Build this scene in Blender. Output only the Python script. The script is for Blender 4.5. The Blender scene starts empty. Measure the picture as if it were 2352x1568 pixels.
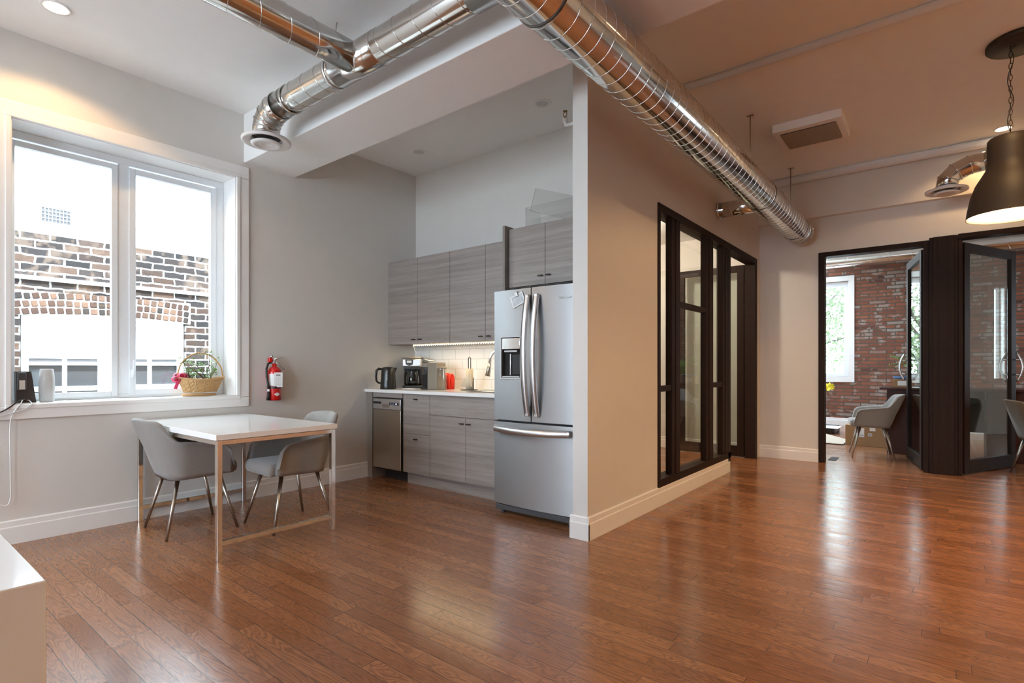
import bpy, bmesh, math, random
from mathutils import Vector, Matrix
C = bpy.context.scene
COL = C.collection
PI = math.pi
random.seed(7)
# ------------------------------------------------------------------ camera
HC = 1.15
TH = math.radians(38.6)
FPX = 1238.6
cam = bpy.data.cameras.new('camera')
cam.sensor_width = 36.0
cam.lens = FPX / 2352 * 36
cam.shift_y = (842 - 784) / 2352.0
cam.clip_start = 0.02
co = bpy.data.objects.new('camera', cam)
COL.objects.link(co)
co.location = (0, 0, HC)
co.rotation_euler = (PI / 2, 0, TH)
C.camera = co
# ------------------------------------------------------------------ view + world
C.view_settings.view_transform = 'Standard'
C.view_settings.look = 'None'
C.view_settings.exposure = 0.78
C.view_settings.gamma = 1.0
C.cycles.max_bounces = 10
C.cycles.diffuse_bounces = 7
C.cycles.glossy_bounces = 5
C.cycles.transmission_bounces = 6
C.cycles.transparent_max_bounces = 16
C.cycles.caustics_reflective = False
C.cycles.caustics_refractive = False
C.cycles.sample_clamp_indirect = 6.0
W = bpy.data.worlds.new('world')
C.world = W
W.use_nodes = True
bgn = W.node_tree.nodes['Background']
bgn.inputs['Color'].default_value = (0.70, 0.85, 1.0, 1)
bgn.inputs['Strength'].default_value = 11.0
WARM = (1.0, 0.62, 0.28)
POT_W = 84.0       # warm recessed ceiling spots
PEND_W = 30.0      # bulb inside each pendant shade
ROOM_W = 48.0      # bulbs of the glazed side room

sun = bpy.data.lights.new('sun', 'SUN')
sun.energy = 7.0
sun.angle = 0.05
sun.color = (0.88, 0.94, 1.0)
suno = bpy.data.objects.new('sun', sun)
suno.rotation_euler = (0, math.radians(38), math.radians(4))
COL.objects.link(suno)


def portal(name, loc, rot, sx, sy):
    l = bpy.data.lights.new(name, 'AREA')
    l.shape = 'RECTANGLE'
    l.size = sx
    l.size_y = sy
    l.cycles.is_portal = True
    o = bpy.data.objects.new(name, l)
    o.location = loc
    o.rotation_euler = rot
    COL.objects.link(o)


# portals sit in the real window openings and only guide the sampling of the sky
portal('sky_portal', (-4.99, 1.4, 1.83), (0, -PI / 2, 0), 1.9, 1.42)
portal('sky_portal', (-1.9, 12.33, 1.87), (-PI / 2, 0, 0), 1.16, 2.0)
portal('sky_portal', (-4.99, -2.35, 1.83), (0, -PI / 2, 0), 1.9, 1.2)
portal('sky_portal', (3.85, 11.43, 1.72), (0, PI / 2, 0), 1.55, 1.03)
for wx in (-3.4, -1.3):
    portal('sky_portal', (wx, -3.36, 1.85), (PI / 2, 0, 0), 1.5, 2.1)

# ------------------------------------------------------------------ materials
MATS = {}


def nt(name):
    m = bpy.data.materials.new(name)
    m.use_nodes = True
    t = m.node_tree
    b = t.nodes['Principled BSDF']
    MATS[name] = m
    return m, t, b


def mat(name, col, rough=0.5, metal=0.0, bump=0.0, bscale=60.0, var=0.0, vscale=8.0, spec=0.5, coat=0.0, emis=None, estr=0.0, aniso=0.0, sheen=0.0):
    m, t, b = nt(name)
    b.inputs['Base Color'].default_value = (*col, 1)
    b.inputs['Roughness'].default_value = rough
    b.inputs['Metallic'].default_value = metal
    b.inputs['Specular IOR Level'].default_value = spec
    b.inputs['Coat Weight'].default_value = coat
    b.inputs['Anisotropic'].default_value = aniso
    b.inputs['Anisotropic Rotation'].default_value = 0.25
    b.inputs['Sheen Weight'].default_value = sheen
    if emis:
        b.inputs['Emission Color'].default_value = (*emis, 1)
        b.inputs['Emission Strength'].default_value = estr
    tc = t.nodes.new('ShaderNodeTexCoord')
    n = t.nodes.new('ShaderNodeTexNoise')
    n.inputs['Scale'].default_value = vscale
    n.inputs['Detail'].default_value = 4
    t.links.new(tc.outputs['Object'], n.inputs['Vector'])
    cr = t.nodes.new('ShaderNodeMix')
    cr.data_type = 'RGBA'
    v = max(var, 0.03)
    cr.inputs[6].default_value = (*[c * (1 - v) for c in col], 1)
    cr.inputs[7].default_value = (*[min(1, c * (1 + v)) for c in col], 1)
    t.links.new(n.outputs['Fac'], cr.inputs[0])
    t.links.new(cr.outputs[2], b.inputs['Base Color'])
    if bump:
        n2 = t.nodes.new('ShaderNodeTexNoise')
        n2.inputs['Scale'].default_value = bscale
        n2.inputs['Detail'].default_value = 3
        t.links.new(tc.outputs['Object'], n2.inputs['Vector'])
        bp = t.nodes.new('ShaderNodeBump')
        bp.inputs['Strength'].default_value = bump
        bp.inputs['Distance'].default_value = 0.01
        t.links.new(n2.outputs['Fac'], bp.inputs['Height'])
        t.links.new(bp.outputs['Normal'], b.inputs['Normal'])
    return m


def math_n(t, op, a, b=None, c=None):
    n = t.nodes.new('ShaderNodeMath')
    n.operation = op
    for i, v in enumerate((a, b, c)):
        if v is None:
            continue
        if isinstance(v, (int, float)):
            n.inputs[i].default_value = v
        else:
            t.links.new(v, n.inputs[i])
    return n.outputs[0]


def ramp(t, fac, stops):
    r = t.nodes.new('ShaderNodeValToRGB')
    e = r.color_ramp.elements
    while len(e) < len(stops):
        e.new(0.5)
    for k, (p, c) in enumerate(stops):
        e[k].position = p
        e[k].color = (*c, 1)
    t.links.new(fac, r.inputs[0])
    return r.outputs[0]


def mixc(t, fac, a, b, mode='MIX'):
    n = t.nodes.new('ShaderNodeMix')
    n.data_type = 'RGBA'
    n.blend_type = mode
    for i, v in ((0, fac), (6, a), (7, b)):
        if isinstance(v, (int, float)):
            n.inputs[i].default_value = v
        elif isinstance(v, tuple):
            n.inputs[i].default_value = (*v, 1)
        else:
            t.links.new(v, n.inputs[i])
    return n.outputs[2]


def floor_mat():
    m, t, b = nt('oak_strip_floor')
    g = t.nodes.new('ShaderNodeNewGeometry')
    s = t.nodes.new('ShaderNodeSeparateXYZ')
    t.links.new(g.outputs['Position'], s.inputs[0])
    PW = 0.078
    yr = math_n(t, 'DIVIDE', s.outputs['Y'], PW)
    row = math_n(t, 'FLOOR', yr)
    fy = math_n(t, 'FRACT', yr)
    wn = t.nodes.new('ShaderNodeTexWhiteNoise')
    wn.noise_dimensions = '1D'
    t.links.new(row, wn.inputs['W'])
    ln = math_n(t, 'MULTIPLY_ADD', wn.outputs['Value'], 0.5, 0.55)      # board length of this row
    off = math_n(t, 'MULTIPLY', wn.outputs['Value'], 37.7)
    xs = math_n(t, 'ADD', math_n(t, 'DIVIDE', s.outputs['X'], ln), off)
    cell = math_n(t, 'FLOOR', xs)
    fx = math_n(t, 'FRACT', xs)
    cv = t.nodes.new('ShaderNodeCombineXYZ')
    t.links.new(row, cv.inputs[0])
    t.links.new(cell, cv.inputs[1])
    w2 = t.nodes.new('ShaderNodeTexWhiteNoise')
    w2.noise_dimensions = '2D'
    t.links.new(cv.outputs[0], w2.inputs['Vector'])
    rnd = w2.outputs['Value']
    # grain, different on every board
    cg = t.nodes.new('ShaderNodeCombineXYZ')
    t.links.new(math_n(t, 'MULTIPLY', s.outputs['X'], 1.6), cg.inputs[0])
    t.links.new(math_n(t, 'MULTIPLY', s.outputs['Y'], 13.0), cg.inputs[1])
    t.links.new(math_n(t, 'MULTIPLY', rnd, 91.0), cg.inputs[2])
    n1 = t.nodes.new('ShaderNodeTexNoise')
    n1.inputs['Scale'].default_value = 1.15
    n1.inputs['Detail'].default_value = 2.0
    n1.inputs['Distortion'].default_value = 0.55
    t.links.new(cg.outputs[0], n1.inputs['Vector'])
    ring = math_n(t, 'SINE', math_n(t, 'MULTIPLY', n1.outputs['Fac'], 120.0))
    ring = math_n(t, 'MULTIPLY_ADD', ring, 0.5, 0.5)
    ring = math_n(t, 'POWER', ring, 1.6)
    cg2 = t.nodes.new('ShaderNodeCombineXYZ')
    t.links.new(math_n(t, 'MULTIPLY', s.outputs['X'], 22.0), cg2.inputs[0])
    t.links.new(math_n(t, 'MULTIPLY', s.outputs['Y'], 420.0), cg2.inputs[1])
    n2 = t.nodes.new('ShaderNodeTexNoise')
    n2.inputs['Scale'].default_value = 1.0
    n2.inputs['Detail'].default_value = 2.0
    t.links.new(cg2.outputs[0], n2.inputs['Vector'])
    base = ramp(t, rnd, [(0.0, (0.245, 0.10, 0.041)), (0.3, (0.285, 0.119, 0.049)), (0.65, (0.315, 0.135, 0.056)), (1.0, (0.36, 0.16, 0.070))])
    c1 = mixc(t, math_n(t, 'MULTIPLY', ring, 0.62), base, (0.115, 0.043, 0.02))
    c2 = mixc(t, math_n(t, 'MULTIPLY', math_n(t, 'SUBTRACT', n2.outputs['Fac'], 0.25), 0.55), c1, (0.36, 0.165, 0.085))
    # seams
    e1 = math_n(t, 'LESS_THAN', math_n(t, 'MINIMUM', fy, math_n(t, 'SUBTRACT', 1.0, fy)), 0.018)
    dx = math_n(t, 'MULTIPLY', math_n(t, 'MINIMUM', fx, math_n(t, 'SUBTRACT', 1.0, fx)), ln)
    e2 = math_n(t, 'LESS_THAN', dx, 0.0011)
    seam = math_n(t, 'MAXIMUM', e1, e2)
    c3 = mixc(t, math_n(t, 'MULTIPLY', seam, 0.8), c2, (0.04, 0.018, 0.012))
    t.links.new(c3, b.inputs['Base Color'])
    rg = math_n(t, 'MULTIPLY_ADD', n1.outputs['Fac'], 0.08, 0.135)
    rg = math_n(t, 'MULTIPLY_ADD', rnd, 0.07, rg)
    t.links.new(rg, b.inputs['Roughness'])
    b.inputs['Specular IOR Level'].default_value = 0.85
    h = math_n(t, 'SUBTRACT', math_n(t, 'MULTIPLY', ring, -0.08), math_n(t, 'MULTIPLY', seam, 0.8))
    cup = math_n(t, 'MULTIPLY', math_n(t, 'POWER', math_n(t, 'ABSOLUTE', math_n(t, 'SUBTRACT', fy, 0.5)), 3.0), -1.6)
    h = math_n(t, 'ADD', h, cup)
    h = math_n(t, 'ADD', h, math_n(t, 'MULTIPLY', rnd, 0.25))
    nl = t.nodes.new('ShaderNodeTexNoise')
    nl.inputs['Scale'].default_value = 5.0
    nl.inputs['Detail'].default_value = 2.0
    t.links.new(g.outputs['Position'], nl.inputs['Vector'])
    h = math_n(t, 'ADD', h, math_n(t, 'MULTIPLY', nl.outputs['Fac'], 1.2))
    bp = t.nodes.new('ShaderNodeBump')
    bp.inputs['Strength'].default_value = 0.35
    bp.inputs['Distance'].default_value = 0.0022
    t.links.new(h, bp.inputs['Height'])
    t.links.new(bp.outputs['Normal'], b.inputs['Normal'])
    return m


def brick_mat(name, bw, bh, cols, mortar, msize, plane='XZ', rough=0.9, distort=0.0, bumpd=0.012, patch=None):
    m, t, b = nt(name)
    g = t.nodes.new('ShaderNodeNewGeometry')
    s = t.nodes.new('ShaderNodeSeparateXYZ')
    t.links.new(g.outputs['Position'], s.inputs[0])
    cv = t.nodes.new('ShaderNodeCombineXYZ')
    t.links.new(s.outputs[plane[0]], cv.inputs[0])
    t.links.new(s.outputs[plane[1]], cv.inputs[1])
    vec = cv.outputs[0]
    if distort:
        n = t.nodes.new('ShaderNodeTexNoise')
        n.inputs['Scale'].default_value = 14.0
        n.inputs['Detail'].default_value = 2.0
        t.links.new(vec, n.inputs['Vector'])
        va = t.nodes.new('ShaderNodeVectorMath')
        va.operation = 'MULTIPLY_ADD'
        t.links.new(n.outputs['Color'], va.inputs[0])
        va.inputs[1].default_value = (distort, distort, 0)
        t.links.new(vec, va.inputs[2])
        vec = va.outputs[0]
    br = t.nodes.new('ShaderNodeTexBrick')
    t.links.new(vec, br.inputs['Vector'])
    br.inputs['Scale'].default_value = 1.0
    br.inputs['Brick Width'].default_value = bw
    br.inputs['Row Height'].default_value = bh
    br.inputs['Mortar Size'].default_value = msize
    br.inputs['Mortar Smooth'].default_value = 0.15
    br.inputs['Bias'].default_value = 0.0
    br.inputs['Color1'].default_value = (0, 0, 0, 1)
    br.inputs['Color2'].default_value = (1, 1, 1, 1)
    br.inputs['Mortar'].default_value = (0.5, 0.5, 0.5, 1)
    sv = t.nodes.new('ShaderNodeSeparateColor')
    t.links.new(br.outputs['Color'], sv.inputs[0])
    st = [(k / (len(cols) - 1), c) for k, c in enumerate(cols)]
    cb = ramp(t, sv.outputs[0], st)
    n3 = t.nodes.new('ShaderNodeTexNoise')
    n3.inputs['Scale'].default_value = 22.0
    n3.inputs['Detail'].default_value = 5.0
    t.links.new(g.outputs['Position'], n3.inputs['Vector'])
    cb = mixc(t, math_n(t, 'MULTIPLY', n3.outputs['Fac'], 0.5), cb, tuple(min(1, c * 0.6) for c in cols[0]))
    if patch:
        np_ = t.nodes.new('ShaderNodeTexNoise')
        np_.inputs['Scale'].default_value = 7.5
        np_.inputs['Detail'].default_value = 4.0
        t.links.new(g.outputs['Position'], np_.inputs['Vector'])
        pf = t.nodes.new('ShaderNodeMapRange')
        pf.inputs[1].default_value = 0.54
        pf.inputs[2].default_value = 0.62
        t.links.new(np_.outputs['Fac'], pf.inputs[0])
        cb = mixc(t, math_n(t, 'MULTIPLY', pf.outputs[0], 0.75), cb, patch)
    cc = mixc(t, br.outputs['Fac'], cb, mortar)
    t.links.new(cc, b.inputs['Base Color'])
    b.inputs['Roughness'].default_value = rough
    h = math_n(t, 'ADD', math_n(t, 'MULTIPLY', br.outputs['Fac'], -1.0), math_n(t, 'MULTIPLY', n3.outputs['Fac'], 0.5))
    bp = t.nodes.new('ShaderNodeBump')
    bp.inputs['Strength'].default_value = 0.9
    bp.inputs['Distance'].default_value = bumpd
    t.links.new(h, bp.inputs['Height'])
    t.links.new(bp.outputs['Normal'], b.inputs['Normal'])
    return m


def tile_mat():
    m, t, b = nt('white_subway_tile')
    g = t.nodes.new('ShaderNodeNewGeometry')
    s = t.nodes.new('ShaderNodeSeparateXYZ')
    t.links.new(g.outputs['Position'], s.inputs[0])
    cv = t.nodes.new('ShaderNodeCombineXYZ')
    t.links.new(s.outputs['X'], cv.inputs[0])
    t.links.new(math_n(t, 'SUBTRACT', s.outputs['Z'], 0.914), cv.inputs[1])
    br = t.nodes.new('ShaderNodeTexBrick')
    t.links.new(cv.outputs[0], br.inputs['Vector'])
    br.inputs['Scale'].default_value = 1.0
    br.inputs['Brick Width'].default_value = 0.204
    br.inputs['Row Height'].default_value = 0.106
    br.inputs['Mortar Size'].default_value = 0.0016
    br.inputs['Mortar Smooth'].default_value = 0.1
    br.inputs['Color1'].default_value = (0.80, 0.79, 0.76, 1)
    br.inputs['Color2'].default_value = (0.83, 0.82, 0.79, 1)
    br.inputs['Mortar'].default_value = (0.42, 0.39, 0.35, 1)
    t.links.new(br.outputs['Color'], b.inputs['Base Color'])
    b.inputs['Roughness'].default_value = 0.12
    return m


def laminate(name, a, bcol, axis='X', sc=1.0):
    m, t, b = nt(name)
    g = t.nodes.new('ShaderNodeNewGeometry')
    mp = t.nodes.new('ShaderNodeMapping')
    mp.inputs['Scale'].default_value = (0.9 * sc, 3.0, 30 * sc) if axis == 'X' else (30, 3, 2)
    t.links.new(g.outputs['Position'], mp.inputs['Vector'])
    n = t.nodes.new('ShaderNodeTexNoise')
    n.inputs['Scale'].default_value = 1.0
    n.inputs['Detail'].default_value = 6
    n.inputs['Roughness'].default_value = 0.65
    n.inputs['Distortion'].default_value = 0.12
    t.links.new(mp.outputs[0], n.inputs['Vector'])
    mp2 = t.nodes.new('ShaderNodeMapping')
    mp2.inputs['Scale'].default_value = (9, 3, 300) if axis == 'X' else (300, 3, 9)
    t.links.new(g.outputs['Position'], mp2.inputs['Vector'])
    n2 = t.nodes.new('ShaderNodeTexNoise')
    n2.inputs['Scale'].default_value = 1.0
    n2.inputs['Detail'].default_value = 2
    t.links.new(mp2.outputs[0], n2.inputs['Vector'])
    f = math_n(t, 'ADD', math_n(t, 'MULTIPLY', n.outputs['Fac'], 0.8), math_n(t, 'MULTIPLY', n2.outputs['Fac'], 0.25))
    c = ramp(t, f, [(0.3, a), (0.75, bcol)])
    t.links.new(c, b.inputs['Base Color'])
    b.inputs['Roughness'].default_value = 0.45
    return m


def glass_mat(name, tint=(1, 1, 1), refl=1.0):
    m = bpy.data.materials.new(name)
    m.use_nodes = True
    t = m.node_tree
    t.nodes.clear()
    o = t.nodes.new('ShaderNodeOutputMaterial')
    tr = t.nodes.new('ShaderNodeBsdfTransparent')
    tr.inputs[0].default_value = (*tint, 1)
    gl = t.nodes.new('ShaderNodeBsdfGlossy')
    gl.inputs['Roughness'].default_value = 0.0
    gl.inputs['Color'].default_value = (0.95, 1, 0.97, 1)
    fr = t.nodes.new('ShaderNodeFresnel')
    gm = t.nodes.new('ShaderNodeNewGeometry')
    t.links.new(math_n(t, 'MULTIPLY_ADD', gm.outputs['Backfacing'], 1 / 1.5 - 1.5, 1.5), fr.inputs['IOR'])
    mx = t.nodes.new('ShaderNodeMixShader')
    t.links.new(math_n(t, 'MULTIPLY', fr.outputs[0], refl), mx.inputs[0])
    t.links.new(tr.outputs[0], mx.inputs[1])
    t.links.new(gl.outputs[0], mx.inputs[2])
    t.links.new(mx.outputs[0], o.inputs[0])
    MATS[name] = m
    return m


def fabric(name, a, b2):
    m, t, b = nt(name)
    tc = t.nodes.new('ShaderNodeTexCoord')
    n = t.nodes.new('ShaderNodeTexNoise')
    n.inputs['Scale'].default_value = 620
    n.inputs['Detail'].default_value = 3
    t.links.new(tc.outputs['Object'], n.inputs['Vector'])
    c = ramp(t, n.outputs['Fac'], [(0.35, a), (0.65, b2)])
    t.links.new(c, b.inputs['Base Color'])
    b.inputs['Roughness'].default_value = 0.95
    b.inputs['Sheen Weight'].default_value = 0.35
    bp = t.nodes.new('ShaderNodeBump')
    bp.inputs['Strength'].default_value = 0.5
    bp.inputs['Distance'].default_value = 0.002
    t.links.new(n.outputs['Fac'], bp.inputs['Height'])
    t.links.new(bp.outputs['Normal'], b.inputs['Normal'])
    return m


floor_m = floor_mat()
wall_m = mat('greige_wall_paint', (0.66, 0.635, 0.595), 0.75, bump=0.08, bscale=180)
ceil_m = mat('ceiling_white_paint', (0.84, 0.84, 0.825), 0.8, bump=0.05, bscale=150)
trim_m = mat('white_trim_paint', (0.80, 0.79, 0.77), 0.35)
vinyl_m = mat('white_vinyl_frame', (0.78, 0.82, 0.85), 0.3)
dark_m = mat('espresso_stained_frame', (0.024, 0.015, 0.012), 0.5, spec=0.07, var=0.15, vscale=20)
lam_m = laminate('grey_woodgrain_laminate', (0.185, 0.155, 0.14), (0.375, 0.325, 0.295))
lamv_m = laminate('grey_woodgrain_edge', (0.17, 0.145, 0.125), (0.30, 0.265, 0.235), 'Z')
gap_m = mat('dark_cabinet_interior', (0.02, 0.017, 0.015), 0.8)
quartz_m = mat('white_quartz_counter', (0.82, 0.81, 0.79), 0.16)
steel_m = mat('brushed_stainless', (0.40, 0.40, 0.405), 0.40, 1.0, var=0.03, aniso=0.75)
steel2_m = mat('satin_handle_steel', (0.66, 0.66, 0.66), 0.32, 1.0)
chrome_m = mat('polished_chrome', (0.78, 0.76, 0.73), 0.10, 1.0)
galv_m = mat('galvanised_duct_steel', (0.66, 0.65, 0.62), 0.13, 1.0, var=0.05, vscale=6)
seam_m = mat('duct_joint_band', (0.07, 0.06, 0.05), 0.5)
leg_m = mat('nickel_chair_leg', (0.42, 0.39, 0.35), 0.3, 1.0)
fab_m = fabric('grey_woven_upholstery', (0.19, 0.175, 0.16), (0.34, 0.32, 0.30))
fab2_m = fabric('warm_lit_upholstery', (0.07, 0.045, 0.025), (0.12, 0.08, 0.045))  # the brown tone paints the warm light into the chair fabric
table_m = mat('white_gloss_tabletop', (0.80, 0.80, 0.79), 0.10)
black_m = mat('black_plastic', (0.018, 0.018, 0.018), 0.3)
dgrey_m = mat('dark_grey_plastic', (0.06, 0.06, 0.065), 0.45)
lgrey_m = mat('light_grey_plastic', (0.55, 0.56, 0.56), 0.4)
white_m = mat('white_plastic', (0.82, 0.82, 0.82), 0.35)
diff_m = mat('white_metal_diffuser', (0.74, 0.72, 0.70), 0.35)
red_m = mat('red_enamel', (0.62, 0.01, 0.008), 0.22, coat=0.5)
redf_m = mat('bright_red_silicone', (0.85, 0.035, 0.01), 0.6, bump=0.3, bscale=90)
bronze_m = mat('dark_bronze_handle', (0.05, 0.04, 0.035), 0.35, 0.8)
shade_m = mat('brown_black_shade_enamel', (0.028, 0.019, 0.013), 0.55, spec=0.35)
shadein_m = mat('cream_shade_lining', (0.80, 0.76, 0.66), 0.5)
bulb_m = mat('lamp_glow', (1, 0.9, 0.7), 0.5, emis=(1.0, 0.80, 0.52), estr=28.0)
led_m = mat('led_glow', (1, 0.9, 0.7), 0.5, emis=(1.0, 0.82, 0.52), estr=14.0)
glass_m = glass_mat('clear_glazing', (0.97, 0.99, 0.98))
gpart_m = glass_mat('partition_glazing', (0.97, 0.98, 0.97), 0.55)
gdoor_m = glass_mat('door_glazing', (0.90, 0.93, 0.91), 0.9)
acry_m = glass_mat('clear_acrylic', (0.95, 0.95, 0.95), 1.6)
smoke_m = glass_mat('smoked_carafe_glass', (0.35, 0.33, 0.32), 2.0)
wicker_m = mat('golden_wicker', (0.54, 0.33, 0.14), 0.55, var=0.25, vscale=60, bump=0.5, bscale=160)
leaf_m = mat('jade_leaf_green', (0.20, 0.36, 0.09), 0.4, var=0.35, vscale=30)
stem_m = mat('brown_stem', (0.20, 0.12, 0.075), 0.7)
pink_m = mat('pink_ribbon', (0.62, 0.05, 0.13), 0.45)
paper_m = mat('white_paper', (0.80, 0.80, 0.78), 0.7)
card_m = mat('brown_cardboard', (0.34, 0.195, 0.09), 0.8, var=0.08)
cardl_m = mat('pale_cardboard', (0.48, 0.41, 0.32), 0.8, var=0.06)
deskwood_m = mat('dark_mahogany', (0.055, 0.018, 0.011), 0.45, spec=0.2, var=0.25, vscale=12)
blue_m = mat('blue_plastic_tray', (0.09, 0.22, 0.48), 0.4)
yellow_m = mat('yellow_petal', (0.75, 0.62, 0.04), 0.5)
brass_m = mat('aged_brass', (0.30, 0.20, 0.09), 0.35, 1.0)
towel_m = mat('kraft_paper_towel', (0.62, 0.52, 0.38), 0.9)
tree_m = mat('tree_foliage', (0.10, 0.165, 0.06), 0.6, var=0.4, vscale=3)
bark_m = mat('tree_bark', (0.05, 0.04, 0.035), 0.9, bump=0.6, bscale=20)
print_m = mat('printed_ink', (0.10, 0.10, 0.10), 0.6)
tag_m = mat('grey_photo_print', (0.50, 0.53, 0.55), 0.5, var=0.45, vscale=26)
disp_m = mat('blue_white_display', (0.1, 0.1, 0.2), 0.4, emis=(0.55, 0.65, 1.0), estr=1.6)
stucco_m = mat('white_painted_masonry', (0.88, 0.88, 0.88), 0.9, bump=0.5, bscale=20, var=0.06)
asph_m = mat('pale_bounce_asphalt', (0.62, 0.61, 0.60), 0.9, var=0.15)  # unseen grey asphalt, made pale to bounce daylight up to the ceiling
brickin_m = brick_mat('reclaimed_red_brick', 0.27, 0.0667, [(0.10, 0.04, 0.028), (0.24, 0.085, 0.045), (0.34, 0.12, 0.06), (0.22, 0.08, 0.05), (0.30, 0.12, 0.07), (0.36, 0.32, 0.29)], (0.105, 0.08, 0.062), 0.0105, distort=0.014, patch=(0.33, 0.29, 0.255))
brickout_m = brick_mat('sooty_old_brick', 0.225, 0.078, [(0.012, 0.010, 0.010), (0.028, 0.017, 0.014), (0.02, 0.016, 0.016), (0.06, 0.03, 0.018), (0.035, 0.026, 0.024), (0.11, 0.06, 0.038)], (0.42, 0.40, 0.38), 0.009, plane='YZ', distort=0.028, patch=(0.12, 0.08, 0.058))
tile_m = tile_mat()

# ------------------------------------------------------------------ mesh helpers


class MB:
    def __init__(self):
        self.bm = bmesh.new()
        self.mats = []
        self.cur = 0

    def use(self, m):
        if m not in self.mats:
            self.mats.append(m)
        self.cur = self.mats.index(m)
        return self

    def _new(self, before, smooth=False):
        for f in self.bm.faces:
            if f.index == -1 or f not in before:
                pass

    def add(self, verts, faces, smooth=False):
        vs = [self.bm.verts.new(v) for v in verts]
        for f in faces:
            try:
                fc = self.bm.faces.new([vs[i] for i in f])
                fc.smooth = smooth
                fc.material_index = self.cur
            except ValueError:
                pass
        return vs

    def box(self, x0, x1, y0, y1, z0, z1, bev=0.0, seg=2, M=None):
        x0, x1 = min(x0, x1), max(x0, x1)
        y0, y1 = min(y0, y1), max(y0, y1)
        z0, z1 = min(z0, z1), max(z0, z1)
        v = [(x, y, z) for x in (x0, x1) for y in (y0, y1) for z in (z0, z1)]
        if M is not None:
            v = [M @ Vector(p) for p in v]
        f = [(0, 1, 3, 2), (4, 6, 7, 5), (0, 4, 5, 1), (2, 3, 7, 6), (0, 2, 6, 4), (1, 5, 7, 3)]
        vs = self.add(v, f)
        if bev > 0:
            es = set()
            for q in vs:
                es.update(q.link_edges)
            r = bmesh.ops.bevel(self.bm, geom=list(es), offset=bev, segments=seg, affect='EDGES', profile=0.5)
            for fc in r['faces']:
                fc.material_index = self.cur
                fc.smooth = seg > 1
        return self

    def sweep(self, path, r, seg=10, caps=True, smooth=True, sq=False, closed=False):
        pts = [Vector(p) for p in path]
        n = len(pts)
        rr = r if isinstance(r, (list, tuple)) else [r] * n
        tans = []
        for i in range(n):
            if closed:
                a, b = pts[(i - 1) % n], pts[(i + 1) % n]
            else:
                a, b = pts[max(i - 1, 0)], pts[min(i + 1, n - 1)]
            tans.append((b - a).normalized())
        up = Vector((0, 0, 1)) if abs(tans[0].z) < 0.9 else Vector((1, 0, 0))
        nrm = (up - tans[0] * up.dot(tans[0])).normalized()
        rings = []
        for i in range(n):
            if i:
                nrm = (nrm - tans[i] * nrm.dot(tans[i])).normalized()
            bn = tans[i].cross(nrm)
            k = seg
            off = PI / 4 if sq else 0
            rings.append([pts[i] + (nrm * math.cos(2 * PI * j / k + off) + bn * math.sin(2 * PI * j / k + off)) * rr[i] * (math.sqrt(2) if sq else 1) for j in range(k)])
        verts = [v for rg in rings for v in rg]
        faces = []
        m = n if closed else n - 1
        for i in range(m):
            i2 = (i + 1) % n
            for j in range(seg):
                faces.append((i * seg + j, i * seg + (j + 1) % seg, i2 * seg + (j + 1) % seg, i2 * seg + j))
        if caps and not closed:
            faces.append(tuple(range(seg - 1, -1, -1)))
            faces.append(tuple((n - 1) * seg + j for j in range(seg)))
        self.add(verts, faces, smooth and not sq)
        return self

    def sqbar(self, p0, p1, r):
        return self.sweep([p0, p1], r, 4, sq=True)

    def cyl(self, p0, p1, r0, r1=None, seg=24, caps=True, smooth=True):
        return self.sweep([p0, p1], [r0, r0 if r1 is None else r1], seg, caps, smooth)

    def lathe(self, prof, c=(0, 0, 0), seg=32, smooth=True, axis='Z', sx=1.0, sy=1.0, a0=0.0, a1=2 * PI):
        full = abs(a1 - a0 - 2 * PI) < 1e-6
        k = seg if full else seg + 1
        vs = []
        for r, z in prof:
            for j in range(k):
                a = a0 + (a1 - a0) * j / seg
                p = (r * math.cos(a) * sx, r * math.sin(a) * sy, z)
                if axis == 'Y':
                    p = (p[0], p[2], p[1])
                elif axis == 'X':
                    p = (p[2], p[0], p[1])
                vs.append((p[0] + c[0], p[1] + c[1], p[2] + c[2]))
        fs = []
        for i in range(len(prof) - 1):
            for j in range(seg):
                j2 = (j + 1) % k if full else j + 1
                fs.append((i * k + j, i * k + j2, (i + 1) * k + j2, (i + 1) * k + j))
        self.add(vs, fs, smooth)
        return self

    def prism(self, poly, axis, a, b, smooth=False):
        """extrude 2-D polygon along an axis from a to b"""
        def P(u, v, w):
            return {'X': (w, u, v), 'Y': (u, w, v), 'Z': (u, v, w)}[axis]
        n = len(poly)
        vs = [P(u, v, a) for u, v in poly] + [P(u, v, b) for u, v in poly]
        fs = [tuple(range(n - 1, -1, -1)), tuple(range(n, 2 * n))] + [(i, (i + 1) % n, n + (i + 1) % n, n + i) for i in range(n)]
        self.add(vs, fs, smooth)
        return self

    def ball(self, c, r, sx=1, sy=1, sz=1, seg=16):
        prof = [(r * math.sin(PI * k / 10), -r * math.cos(PI * k / 10) * sz) for k in range(11)]
        prof[0] = (0.0005, prof[0][1])
        prof[-1] = (0.0005, prof[-1][1])
        return self.lathe(prof, c, seg, sx=sx, sy=sy)

    def grid(self, P, smooth=True, closeu=False):
        nu, nv = len(P), len(P[0])
        vs = [p for row in P for p in row]
        fs = []
        for i in range(nu if closeu else nu - 1):
            i2 = (i + 1) % nu
            for j in range(nv - 1):
                fs.append((i * nv + j, i2 * nv + j, i2 * nv + j + 1, i * nv + j + 1))
        self.add(vs, fs, smooth)
        return self


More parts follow.
